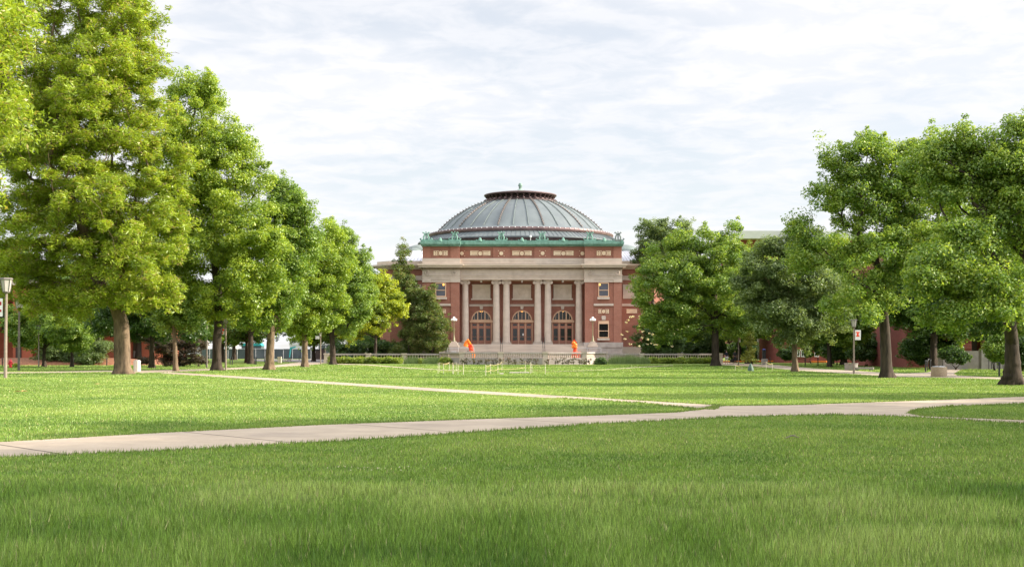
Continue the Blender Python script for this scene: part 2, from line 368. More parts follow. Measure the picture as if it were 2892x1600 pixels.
bed = MB().lathe([(1.0, 0.0), (0.95, 0.25), (0.75, 0.6), (0.4, 0.8), (0.001, 0.85)], n=40)
bed.v = [(x*15 + X(150, 150), y*7 + 152, z) for x, y, z in bed.v]
structure('mulch_bed', bed, M['mulch'], smooth=True)
structure('plaza', MB().slab([G(700, 1014), G(925, 1014), G(920, 1022.5), (X(860, 190), 190), (X(700, 210), 215)], 0, 0.02), M['asph'])

def inside(pl, x, y):
    r = np.zeros(len(x), bool); n = len(pl)
    for i in range(n):
        x0, y0 = pl[i]; x1, y1 = pl[(i+1) % n]
        c = ((y0 > y) != (y1 > y))
        with np.errstate(divide='ignore', invalid='ignore'):
            r ^= c & (x < (x1-x0)*(y-y0)/(y1-y0) + x0)
    return r
def vnoise(x, y, s, seed):
    r = np.random.default_rng(seed).random((256, 256)); x = x/s; y = y/s
    i = np.floor(x).astype(int); j = np.floor(y).astype(int); u = x-i; v = y-j; u = u*u*(3-2*u); v = v*v*(3-2*v)
    f = lambda a, b: r[a % 256, b % 256]
    return (f(i,j)*(1-u)+f(i+1,j)*u)*(1-v) + (f(i,j+1)*(1-u)+f(i+1,j+1)*u)*v
def grass(name, n, d0, d1, hfun, wfun, seed, lean=0.35, pal=None, keep=None, var=(0.8, 0.4)):
    rng = np.random.default_rng(seed)
    d = d0*(d1/d0)**rng.random(n); x = (rng.random(n)-0.5)*(d*0.98 + 9)
    ok = np.ones(n, bool)
    for p in PATHS: ok &= ~inside(p, x, d)
    if keep is not None: ok &= keep(x, d, rng)
    d = d[ok]; x = x[ok]; n = len(d)
    p1 = vnoise(x, d, 2.6, 11); p2 = vnoise(x, d, 0.7, 12); p3 = vnoise(x, d, 9.0, 13)
    patch = np.clip(0.40*p1 + 0.35*p2 + 0.25*p3, 0, 1)
    h = hfun(d, rng, n)*(0.55 + 0.55*rng.random(n))*(0.75 + 0.5*p2); wd = wfun(d)*(0.7 + 0.6*rng.random(n))
    an = rng.random(n)*2*np.pi; ln = lean*(0.2 + rng.random(n))*h; la = rng.random(n)*2*np.pi
    ux, uy = np.cos(an)*wd/2, np.sin(an)*wd/2
    bx, by = np.cos(la)*ln, np.sin(la)*ln
    zero = np.zeros(n) + 0.0
    V = np.empty((n, 5, 3), np.float32)
    V[:,0] = np.stack([x-ux, d-uy, zero], 1); V[:,1] = np.stack([x+ux, d+uy, zero], 1)
    V[:,2] = np.stack([x+ux*0.85+bx*0.35, d+uy*0.85+by*0.35, h*0.55], 1); V[:,3] = np.stack([x-ux*0.85+bx*0.35, d-uy*0.85+by*0.35, h*0.55], 1)
    V[:,4] = np.stack([x+bx, d+by, h], 1)
    b = (np.arange(n)*5)[:, None]
    F4 = b + np.array([[0, 1, 2, 3]]); F3 = b + np.array([[3, 2, 4]])
    pal = pal or [(0.082, 0.172, 0.028), (0.20, 0.315, 0.054), (0.340, 0.43, 0.11), (0.54, 0.48, 0.24)]
    pal = np.array(pal); t = np.clip(patch*1.5 - 0.48 + 0.45*rng.random(n), 0, 1)[:, None]
    c = np.where(t < 0.5, pal[0]*(1-2*t) + pal[1]*2*t, pal[1]*(2-2*t) + pal[2]*(2*t-1))
    dry = rng.random(n) < 0.035*(0.4 + 1.2*p1); c[dry] = pal[3]*(0.6 + 0.6*rng.random((dry.sum(), 1)))
    nr_ = np.clip((34-d)/16, 0, 1)[:, None]*(0 if var[1] > 0.9 else 1)
    c *= (var[0] + var[1]*rng.random((n, 1))**1.3)*(1 - nr_*0.45 + nr_*0.85*rng.random((n, 1)))
    o = np_mesh(name, V.reshape(-1, 3), F4, F3, np.repeat(c, 5, axis=0), M['grass'])
    return tag(o, kind='stuff')
o = grass('mown_grass', 950000, 11.5, 150.0, lambda d, r, n: np.full(n, 0.047)*np.clip(d/60, 1, 1.5), lambda d: np.interp(d, [10, 22, 34], [0.0060, 0.0056, 0.0038])*(d/10)**0.97, 5)
tag(o, 'short mown green grass covering the wide campus lawn', 'grass')
o = grass('tall_grass', 420000, 8.0, 14.2, lambda d, r, n: np.full(n, 0.165), lambda d: 0.0085*(d/10), 6, 0.30,
          var=(0.5, 1.0), pal=[(0.075, 0.165, 0.027), (0.20, 0.325, 0.055), (0.39, 0.49, 0.15), (0.52, 0.47, 0.26)],
          keep=lambda x, d, r: d < 13.75 + 0.5*(vnoise(x, d, 0.6, 21)-0.5) + 0.15*r.standard_normal(len(d)))
tag(o, 'longer upright grass blades at the near edge of the lawn', 'grass')
def edge_grass():
    rng = np.random.default_rng(9); xs = []; ys = []
    for pl in (pathA, pathB):
        for i in range(len(pl)):
            (x0, y0), (x1, y1) = pl[i], pl[(i+1) % len(pl)]
            L = math.hypot(x1-x0, y1-y0); m = int(L*260*min(1.0, 14/max(y0, 14)))
            t = rng.random(m); nx, ny = (y1-y0)/max(L, 1e-6), -(x1-x0)/max(L, 1e-6); off = rng.normal(0.0, 0.05, m)
            xs.append(x0+(x1-x0)*t+nx*off); ys.append(y0+(y1-y0)*t+ny*off)
    return np.concatenate(xs), np.concatenate(ys)
ex, ey = edge_grass(); sel = (np.abs(ex) < 0.62*ey) & (ey < 42); ex, ey = ex[sel], ey[sel]
def grass_at(name, x, d, h0, w0, seed, pal):
    rng = np.random.default_rng(seed); n = len(x)
    h = h0*(0.5 + 0.8*rng.random(n)); wd = w0*(d/10)*(0.7+0.6*rng.random(n)); an = rng.random(n)*6.28; la = rng.random(n)*6.28; ln = 0.6*h*rng.random(n)
    ux, uy = np.cos(an)*wd/2, np.sin(an)*wd/2
    V = np.empty((n, 3, 3), np.float32)
    V[:,0] = np.stack([x-ux, d-uy, 0*x], 1); V[:,1] = np.stack([x+ux, d+uy, 0*x], 1); V[:,2] = np.stack([x+np.cos(la)*ln, d+np.sin(la)*ln, h], 1)
    c = np.array(pal[0]) + (np.array(pal[1])-np.array(pal[0]))*rng.random((n, 1))
    return tag(np_mesh(name, V.reshape(-1, 3), None, np.arange(n*3).reshape(-1, 3), np.repeat(c, 3, axis=0), M['grass']), kind='stuff')
tag(grass_at('edge_grass', ex, ey, 0.065, 0.008, 3, [(0.09, 0.155, 0.028), (0.25, 0.33, 0.07)]), 'ragged grass fringe growing over the path edges', 'grass')

# ---------------------------------------------------------------- trees
def unit(v): return v/np.maximum(np.linalg.norm(v, axis=-1, keepdims=True), 1e-9)
PAL = dict(
    locust=[(0.18, 0.27, 0.028), (0.43, 0.54, 0.05), (0.40, 0.34, 0.10)],
    oak=[(0.135, 0.23, 0.028), (0.32, 0.44, 0.048), (0.42, 0.50, 0.06)],
    oak2=[(0.105, 0.20, 0.03), (0.25, 0.37, 0.052), (0.34, 0.43, 0.07)],
    grey=[(0.085, 0.145, 0.045), (0.19, 0.26, 0.085), (0.25, 0.32, 0.115)],
    lime=[(0.12, 0.21, 0.02), (0.36, 0.43, 0.025), (0.48, 0.53, 0.03)],
    deep=[(0.035, 0.085, 0.018), (0.085, 0.165, 0.03), (0.14, 0.21, 0.04)],
    conif=[(0.08, 0.135, 0.03), (0.19, 0.265, 0.065), (0.27, 0.23, 0.11)],
    purple=[(0.05, 0.035, 0.03), (0.12, 0.085, 0.065), (0.14, 0.13, 0.08)],
    sapling=[(0.24, 0.27, 0.05), (0.40, 0.42, 0.09), (0.46, 0.46, 0.12)],
    hedge=[(0.11, 0.18, 0.022), (0.31, 0.40, 0.05), (0.42, 0.48, 0.07)])
def leaf_arrays(rng, C, R, per, L, W, pal, flat=0.65, up=0.7, droop=0.0, frond=False, tipf=0.12, center=None):
    n = len(C); ci = np.repeat(np.arange(n), per); m = len(ci)
    u = unit(rng.standard_normal((m, 3))); rad = R[ci]*rng.random(m)**0.42
    p = C[ci] + u*rad[:, None]*np.array([1, 1, flat])
    if droop: p[:, 2] -= droop*rad*rng.random(m)
    nr = unit(u*0.75 + np.array([0, 0, up]) + rng.standard_normal((m, 3))*0.55)
    t = rng.standard_normal((m, 3))
    if frond: t = unit(t*np.array([1, 1, 0.4]) + u*0.6); nr = unit(np.array([0, 0, 0.8]) + rng.standard_normal((m, 3))*0.6)
    t = unit(t - nr*np.sum(t*nr, 1, keepdims=True)); b = np.cross(nr, t)
    l = (L*(0.6+0.8*rng.random(m)))[:, None]; ww = (W*(0.6+0.8*rng.random(m)))[:, None]
    V = np.empty((m, 4, 3), np.float32)
    V[:,0] = p - t*l/2; V[:,1] = p + b*ww/2 + nr*ww*0.12 - t*l*0.08; V[:,2] = p + t*l/2 - nr*l*0.08; V[:,3] = p - b*ww/2 + nr*ww*0.12 - t*l*0.08
    pal = np.array(pal); tc = rng.random(n)
    k = np.clip(0.55*tc[ci] + 0.5*rng.random(m), 0, 1)[:, None]
    c = pal[0]*(1-k) + pal[1]*k
    tip = (rng.random(m) < tipf*(0.3+1.4*tc[ci])); c[tip] = pal[2]
    c *= 0.85 + 0.3*rng.random((m, 1))
    F = (np.arange(m)*4)[:, None] + np.array([[0, 1, 2, 3]])
    return V.reshape(-1, 3), F, np.repeat(c, 4, axis=0)
def frusta(A, B, ra, rb, k):
    n = len(A); t = unit(B-A); h = np.where(np.abs(t[:, 2:3]) < 0.9, np.array([[0, 0, 1.0]]), np.array([[1.0, 0, 0]]))
    u = unit(np.cross(t, h)); v = np.cross(t, u); an = np.arange(k)*2*np.pi/k
    ring = u[:, None, :]*np.cos(an)[None, :, None] + v[:, None, :]*np.sin(an)[None, :, None]
    V = np.concatenate([A[:, None] + ring*ra[:, None, None], B[:, None] + ring*rb[:, None, None]], 1).reshape(-1, 3)
    i = np.arange(k); q = np.stack([i, (i+1) % k, k+(i+1) % k, k+i], 1)
    return V, ((np.arange(n)*2*k)[:, None, None] + q[None]).reshape(-1, 4)
def trunk_mesh(rng, pts, rad, k=16, flare=0.55):
    P = np.array(pts, float); seg = np.concatenate([[0], np.cumsum(np.linalg.norm(np.diff(P, axis=0), axis=1))])
    s = np.unique(np.concatenate([np.linspace(0, seg[-1], 14), [0.12, 0.3, 0.55, 0.9]])); s = s[s <= seg[-1]]
    Q = np.stack([np.interp(s, seg, P[:, i]) for i in range(3)], 1)
    r = np.interp(s/seg[-1], [0, 0.5, 1], [rad, rad*0.88, rad*0.78]) + rad*flare*np.exp(-s/0.35)
    an = np.arange(k)*2*np.pi/k; root = 1 + 0.30*np.exp(-s/0.35)[:, None]*np.sin(an*5+rng.random()*6)[None] + 0.06*rng.standard_normal((1, k)) + 0.035*rng.standard_normal((len(s), k))
    V = np.stack([Q[:, None, 0] + r[:, None]*root*np.cos(an), Q[:, None, 1] + r[:, None]*root*np.sin(an), np.repeat(Q[:, 2:3], k, 1)], 2)
    V[0, :, 2] -= 0.12
    i = np.arange(k); q = np.stack([i, (i+1) % k, k+(i+1) % k, k+i], 1)
    return V.reshape(-1, 3), ((np.arange(len(s)-1)*k)[:, None, None] + q[None]).reshape(-1, 4)
def tree(name, label, base, blobs, pal='oak', n=300, per=170, L=0.24, W=0.13, tr=0.35, d=None, th=None, tpx=None, cr=(0.6, 1.05), seed=1, group=None,
         frond=False, droop=0.0, flat=0.65, bark='bark', tipf=0.12, shell=0.33, cat='tree', twigs=0, up=0.7, disp=True, depth=1.0, gap=0.22, fine=True, limb=0.68, k=None, lean=None):
    """base, blobs in photograph pixels (disp=True: of the 2576 px view): blob = (cx, cy, rx, ry[, depth offset m])"""
    rng = np.random.default_rng(seed); q = K if disp else 1.0
    bx, by = base[0]*q, base[1]*q
    d = d or dist(by); B = np.array([X(bx, d), d, 0.0])
    th_ = th or 3.0
    if tpx: TP = [np.array([X(x*q, d), d + 0*x, max(0.0, Z(y*q, d))]) - B for x, y in tpx]; TP[0][2] = 0
    else: TP = [np.zeros(3), np.array([0.05*rng.standard_normal(), 0, th_*0.5]), np.array([0.12*rng.standard_normal(), 0.1*rng.standard_normal(), th_])]
    s = d/FPX; vol = []; bl = []
    for b in blobs:
        rx, rz = b[2]*q*s, b[3]*q*s; ry = 0.5*(rx+rz)*depth
        c = np.array([X(b[0]*q, d), d + (b[4] if len(b) > 4 else 0.0), Z(b[1]*q, d)]) - B
        bl.append((c, np.array([rx, ry, rz]))); vol.append((rx*ry*rz)**(2/3))
    vol = np.array(vol); cnt = np.maximum(2, np.round(n*vol/vol.sum()).astype(int)); C = []
    for (c, r), m in zip(bl, cnt):
        u = unit(rng.standard_normal((m, 3))); C.append(c + u*r*(rng.random(m)**shell)[:, None])
    C = np.concatenate(C)
    if gap: C = C[vnoise(C[:, 0]+0.6*C[:, 2]+50+seed*7.3, C[:, 1]-0.5*C[:, 2]+C[:, 0]*0.3+50, 2.1, seed) > gap]
    C = C[C[:, 2] > (0.25 if cat in ('tree', 'conifer') else 0.03)]; R = rng.uniform(cr[0], cr[1], len(C))
    root = thing(name, label, cat, tuple(B), group=group)
    # skeleton
    nodes = [np.array(TP[0])]; par = [-1]; pl = [0.0]
    tp = np.array(TP); top = len(TP)
    for i in range(1, len(TP)):
        for f in (0.5, 1.0):
            nodes.append(TP[i-1]*(1-f) + TP[i]*f); par.append(len(nodes)-2); pl.append(pl[-1] + np.linalg.norm(nodes[-1]-nodes[-2]))
    ntr = len(nodes); first = max(1, int(0.55*ntr))
    order = np.argsort(np.linalg.norm(C - nodes[-1], axis=1)); tip = {}
    NA = np.zeros((ntr + 2*len(C), 3)); PL = np.zeros(ntr + 2*len(C)); NA[:ntr] = nodes; PL[:ntr] = pl; cntn = ntr
    for ci in order:
        c = C[ci] - np.array([0, 0, 0.25*R[ci]]); dv = c - NA[:cntn]; ds = np.linalg.norm(dv, axis=1)
        cost = ds + 0.30*PL[:cntn] + 1.2*np.maximum(0, -dv[:, 2] - 0.3*ds); cost[:first] = 1e9
        j = int(np.argmin(cost)); p = NA[j]; mid = (p+c)/2 + rng.standard_normal(3)*0.09*ds[j] + np.array([0, 0, 0.05*ds[j]])
        NA[cntn] = mid; PL[cntn] = PL[j] + ds[j]*0.5; par.append(j); NA[cntn+1] = c; PL[cntn+1] = PL[j] + ds[j]; par.append(cntn); cntn += 2
    NA = NA[:cntn]; par = np.array(par); de = np.zeros(cntn)
    for i in range(cntn-1, 0, -1): de[i] += 1 if i >= ntr else 0; de[par[i]] += de[i]
    rr = tr*limb*np.maximum(de, 1)**0.5/max(de[first], 1)**0.5; rr = np.maximum(rr, 0.012)
    ids = np.arange(ntr, cntn); A = NA[par[ids]]; Bn = NA[ids]; ra = np.minimum(rr[par[ids]], rr[ids]*1.35); rb = rr[ids]
    V1, F1 = trunk_mesh(rng, TP, tr, flare=0.5)
    Vs, Fs, o = [V1], [F1], len(V1)
    for selm, kk in ((rb > 0.05, 8), (rb <= 0.05, 4)):
        if selm.any():
            v, f = frusta(A[selm], Bn[selm], ra[selm], rb[selm], kk); Vs.append(v); Fs.append(f+o); o += len(v)
    if twigs:
        m = len(C)*twigs; ci = np.repeat(np.arange(len(C)), twigs); st = C[ci] + rng.standard_normal((m, 3))*0.25*R[ci][:, None]
        en = st + unit(rng.standard_normal((m, 3))*np.array([1, 1, 0.55]) + np.array([0, 0, -0.35]))*(R[ci]*rng.uniform(0.5, 1.2, m))[:, None]
        md = (st+en)/2 + rng.standard_normal((m, 3))*0.1*R[ci][:, None]
        for a_, b_ in ((st, md), (md, en)):
            v, f = frusta(a_, b_, np.full(m, 0.016), np.full(m, 0.010), 3); Vs.append(v); Fs.append(f+o); o += len(v)
    t_ = np_mesh('trunk', np.concatenate(Vs), np.concatenate(Fs), None, None, M[bark], root)
    t_.data.polygons.foreach_set('use_smooth', np.ones(len(t_.data.polygons), bool))
    if fine: per, L, W = int(per*1.75), L*0.72, W*0.72
    v, f, c = leaf_arrays(rng, C, R, per, L, W, PAL[pal], flat, up, droop, frond, tipf)
    if fine:                                           # stray sprigs that break the outline
        mid = C.mean(0); m2 = int(len(C)*0.55); pick = rng.choice(len(C), m2, replace=False)
        S = C[pick] + unit(C[pick]-mid + rng.standard_normal((m2, 3))*1.5)*(R[pick]*rng.uniform(0.8, 1.2, m2))[:, None]
        v2, f2, c2 = leaf_arrays(rng, S, R[pick]*rng.uniform(0.25, 0.5, m2), max(8, per//7), L, W, PAL[pal], 0.8, up, droop, frond, tipf*1.5)
        f2 = f2 + len(v); v = np.concatenate([v, v2]); f = np.concatenate([f, f2]); c = np.concatenate([c, c2])
    v[:, 2] = np.maximum(v[:, 2], 0.03)
    np_mesh('crown', v, f, None, c, M['leaf'], root)
    return root
# ---------------------------------------------------------------- the domed auditorium
D0 = 185.0                                             # front plane of the two end pavilions
CXB = X(1474.7, D0)
aud = thing('auditorium', 'red brick auditorium with a low grey green copper dome and six ionic columns', 'auditorium', (CXB, D0, 0))
def part(mb, name, mat, parent=aud, smooth=False): return mb.build(name, M[mat], parent, world=True, smooth=smooth)
def mir(x): return 2*1474.7 - x
zc = lambda y, d=D0: Z(y, d)
FLOOR = Z(971, D0)
for sgn in (0, 1):
    f = (lambda x: mir(x)) if sgn else (lambda x: x)
    def P(mb, x0, x1, y0, y1, d0, d1):
        a, b = sorted((f(x0), f(x1))); return mb.pb(a, b, y0, y1, d0, d1)
    m = MB(); P(m, 1193.4, 1297.5, 695, 979.5, D0+0.15, D0+9)          # pavilion body
    P(m, 1193.4, 1216, 796.5, 979.5, D0, D0+0.16); P(m, 1273, 1297.5, 796.5, 979.5, D0, D0+0.16)
    P(m, 1193.4, 1217, 695, 728.8, D0+0.0, D0+0.16); P(m, 1272, 1297.5, 695, 728.8, D0, D0+0.16)
    part(m, 'pavilion_wall', 'brick')
    m = MB(); P(m, 1191, 1300, 979.5, 1026, D0-0.25, D0+9); P(m, 1189.5, 1301, 966, 980, D0-0.35, D0+9); part(m, 'base_course', 'stone_g')
    m = MB(); P(m, 1192.4, 1299, 728.8, 744.5, D0-0.12, D0+9); P(m, 1218, 1271, 729.5, 736.5, D0-0.13, D0-0.10); part(m, 'attic_base', 'stone')
    m = MB(); P(m, 1178, 1308, 744.5, 748.5, D0-1.0, D0+9.5); P(m, 1181.5, 1305, 748.5, 754.5, D0-0.8, D0+9.5); dm = MB(); P(dm, 1190.5, 1300, 754.5, 760.5, D0-0.22, D0+9)
    for i in range(27):
        xx = 1189.5 + i*4.2; P(dm, xx, xx+2.3, 755.5, 759.6, D0-0.42, D0-0.2)
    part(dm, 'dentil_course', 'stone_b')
    part(m, 'cornice', 'stone_c')
    m = MB(); P(m, 1193, 1299, 760.5, 775.8, D0-0.10, D0+9); P(m, 1191, 1300, 775.8, 777.6, D0-0.25, D0+9); P(m, 1192.6, 1299.3, 777.6, 783, D0-0.16, D0+9); P(m, 1193, 1299, 783, 789, D0-0.11, D0+9)
    P(m, 1192, 1216.5, 789, 796.5, D0-0.14, D0+9); P(m, 1216.5, 1272.5, 789.4, 796.5, D0-0.04, D0+9); P(m, 1272.5, 1299.5, 789, 796.5, D0-0.14, D0+9)
    part(m, 'entablature', 'stone')
    for xc in (1205.6, 1282.8):
        m = MB(); cxw = X(f(xc), D0); zw = zc(769); n = 18
        m.tube([(cxw+0.24*math.cos(t*2*math.pi/n), D0-0.16, zw+0.24*math.sin(t*2*math.pi/n)) for t in range(n+1)], 0.085, 8, False)
        m.ball((cxw, D0-0.14, zw), 0.1, 10); m.tube([(cxw-0.28, D0-0.14, zw-0.3), (cxw, D0-0.18, zw-0.25), (cxw+0.28, D0-0.14, zw-0.3)], 0.05, 6)
        part(m, 'wreath', 'stone', smooth=True)
    # windows
    for (y0, y1, pan, tint) in ((798, 837.5, (838.2, 844.5), 'bglass'), (905.5, 953.5, (954.5, 960), 'dglass')):
        x0, x1 = 1229.6, 1259.6
        fr = MB(); t = 2.3
        if tint == 'dglass': P(fr, x0, x1, y0, y0+8.5, D0-0.02, D0+0.14)
        else: P(fr, x0, x1, y0, y0+t, D0-0.02, D0+0.14)
        ytop = y0 + (8.5 if tint == 'dglass' else t)
        P(fr, x0, x0+t, ytop, y1-t, D0-0.02, D0+0.14); P(fr, x1-t, x1, ytop, y1-t, D0-0.02, D0+0.14); P(fr, x0, x1, y1-t, y1, D0-0.02, D0+0.14)
        ym = (ytop+y1)/2; P(fr, x0+t, x1-t, ym-0.9, ym+0.9, D0+0.0, D0+0.13)
        win = part(fr, 'window', 'cream')
        for (ya, yb) in ((ytop, ym-0.9), (ym+0.9, y1-t)): part(P(MB(), x0+t, x1-t, ya, yb, D0+0.07, D0+0.12), 'pane', tint, win)
        part(P(MB(), 1227.5, 1262, pan[0], pan[1], D0-0.2, D0+0.14), 'sill', 'stone', win)
        if tint == 'bglass':
            part(MB().ball((X(f(1252.5) if not sgn else 1694, D0), D0+0.05, zc(803.5)), 0.155, 14), 'lamp', 'lampglow', win, True)
    part(P(MB(), 1216.5, 1272.5, 856.8, 863, D0-0.08, D0+0.14), 'belt_course', 'stone')
    P(MB(), 0, 1, 0, 1, 1, 2)
    def ornament(x0, x1, y0, y1, d, diam=2):
        til = MB(); P(til, x0, x1, y0, y1, d, d+0.1); t = part(til, 'ornament_tile', 'terra')
        dk = MB(); w_ = x1-x0; h_ = y1-y0
        for k in (0.20, 0.80):
            for dx, dz in ((-1, -1), (1, -1), (-1, 1), (1, 1)):
                a_ = x0+w_*k+dx*w_*0.07; b_ = (y0+y1)/2+dz*h_*0.26
                P(dk, a_-w_*0.035, a_+w_*0.035, b_-h_*0.12, b_+h_*0.12, d-0.01, d+0.01)
        cx_, cz_ = X(f((x0+x1)/2), d), Z((y0+y1)/2, d); r_ = h_*d/FPX*0.52
        ringm = MB(); ringm.tube([(cx_+r_*math.cos(q*math.pi/9), d-0.01, cz_+r_*math.sin(q*math.pi/9)) for q in range(19)], 0.045, 6, False)
        dk.v += [v for v in ringm.v]; off = len(dk.v)-len(ringm.v); dk.f += [tuple(i+off for i in q) for q in ringm.f]
        part(dk, 'inlay', 'brick', t)
    ornament(1229.8, 1259.4, 872.5, 884.5, D0+0.08)
    ornament(1224.6, 1264, 707.7, 721, D0+0.08)
    ks = MB(); ks.prism([(X(f(1239.5), D0), zc(903)), (X(f(1249.5), D0), zc(903)), (X(f(1250.8), D0), zc(894)), (X(f(1249), D0), zc(891)), (X(f(1240), D0), zc(891)), (X(f(1238.2), D0), zc(894))], D0-0.06, D0+0.14)
    part(ks, 'keystone', 'stone')
    # roof-edge copper of the pavilion
    m = MB(); P(m, 1186.5, 1300.5, 681.5, 688.5, D0-0.7, D0+9.6); P(m, 1188.5, 1299.5, 688.5, 692, D0-0.5, D0+9.4); P(m, 1190.5, 1298.5, 692, 695.2, D0-0.25, D0+9.2)
    P(m, 1190, 1298.5, 678.5, 681.5, D0-0.45, D0+9.2)
    for i in range(26): P(m, 1191+i*4.1, 1193+i*4.1, 677, 678.6, D0-0.42, D0-0.2)
    part(m, 'copper_cornice', 'verd')
    # wings, set back, with a chamfered end
    dw = 193.0; xi, xo = X(f(1193), dw), X(f(1070), dw); s_ = 1 if sgn else -1
    def wing(z0, z1, out, mb):
        ch = 2.2
        pl = [(xi, dw-out), (xo + (ch*0.75 if s_ < 0 else -ch*0.75) + s_*out*0.4, dw-out), (xo+s_*out, dw+ch*0.8), (xo+s_*out, dw+26), (xi, dw+26)]
        return mb.slab(pl, z0, z1)
    part(wing(0.0, Z(757, dw), 0, MB()), 'wing_wall', 'brick')
    m = MB(); wing(Z(750.5, dw), Z(746, dw), 1.1, m); wing(Z(755, dw), Z(750.5, dw), 0.75, m); wing(Z(760, dw), Z(755, dw), 0.35, m); wing(Z(746, dw), Z(737, dw), 0.45, m)
    part(m, 'wing_cornice', 'stone_c')
    m = MB(); wing(Z(791, dw), Z(778, dw), 0.12, m); wing(Z(864, dw), Z(857, dw), 0.10, m); wing(0, Z(979, dw), 0.3, m); part(m, 'wing_band', 'stone')
    part(P(MB(), 1190, 1148, 803, 843, dw-0.12, dw+0.1), 'stone_panel', 'stone')
    part(P(MB(), 1180, 1150, 872, 884, dw-0.06, dw+0.1), 'ornament_tile', 'terra')
    zr0, zr1 = Z(738, dw), Z(709, dw+4)
    r_ = MB(); xa, xb_, xc_ = X(f(1196), dw), X(f(1163), dw+4), X(f(1098), dw)
    r_.add([(xa, dw+0.4, zr0), (xc_, dw+0.4, zr0), (xc_, dw+25, zr0), (xa, dw+25, zr0), (xa, dw+4, zr1), (xb_, dw+4, zr1), (xb_, dw+20, zr1), (xa, dw+20, zr1)],
           [(0,1,5,4), (1,2,6,5), (2,3,7,6), (3,0,4,7), (4,5,6,7), (0,3,2,1)])
    for q in range(1, 9):
        t = q/9; r_.tube([(xa+(xc_-xa)*t, dw+0.36, zr0+0.03), (xa+(xb_-xa)*t, dw+3.98, zr1+0.03)], 0.04, 4)
    part(r_, 'wing_roof', 'zinc')
    for (px, dd, rr_, py) in ((1183, 204, 1.9, 691), (1170, 201, 1.25, 700)):
        tz = Z(py, dd); m = MB().lathe([(rr_, -3.2), (rr_, -1.1), (rr_*1.12, -1.0), (rr_*1.05, -0.8), (rr_*0.75, -0.3), (rr_*0.3, -0.03), (0.001, 0)], (X(f(px), dd), dd, tz), 20)
        part(m, 'turret', 'dome_rib', smooth=True)
# centre of the portico
DE = D0 + 0.55
m = MB(); m.pb(1297.6, 1652, 695, 729, DE+0.6, DE+8); part(m, 'attic_wall', 'brick')
m = MB()
for a, b in ((1392, 1440), (1509, 1556)): part(MB().pb(a, b, 697, 728.9, DE+0.42, DE+0.61), 'attic_pilaster', 'brick')
m = MB(); m.pb(1299.2, 1650.4, 728.8, 744.5, DE+0.1, DE+8)
for a, b in ((1300, 1391), (1440, 1508), (1557, 1649)): m.pb(a, b, 729.6, 736.5, DE+0.07, DE+0.12)
part(m, 'attic_base', 'stone')
m = MB(); m.pb(1308.2, 1641.2, 745.2, 749, DE-0.9, DE+6); m.pb(1305.2, 1644.2, 749, 754.8, DE-0.7, DE+6); dm = MB().pb(1300.2, 1649.2, 754.8, 760.5, DE-0.15, DE+6)
for i in range(83): dm.pb(1302+i*4.2, 1304.3+i*4.2, 755.6, 759.8, DE-0.36, DE-0.14)
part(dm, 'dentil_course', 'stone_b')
part(m, 'cornice', 'stone_c')
m = MB(); m.pb(1299.2, 1650.4, 760.5, 775.8, DE-0.05, DE+1.6); m.pb(1300.2, 1649.2, 775.8, 777.6, DE-0.2, DE+1.6); m.pb(1299.4, 1650.2, 777.6, 783, DE-0.10, DE+1.6); m.pb(1299.2, 1650.4, 783, 789.2, DE-0.04, DE+1.6)
part(m, 'entablature', 'stone')
DB = D0 + 3.7                                          # back wall of the porch
part(MB().box(X(1297.5, D0), X(1652, D0), DB, DB+0.6, FLOOR-2, Z(777, D0)), 'porch_wall', 'brick')
m = MB()
for a in (-59.2, 59.2):
    xa = X(1474.7, D0) + a*D0/FPX; part(MB().box(xa-0.55, xa+0.55, DB-0.9, DB, FLOOR, Z(797, D0)), 'pier', 'brick')
part(MB().box(X(1299.5, D0), X(1650, D0), DE+1.6, DB, Z(789, D0), Z(785, D0)), 'porch_ceiling', 'ceil')
BAY = [-116.9, 0.0, 116.9]
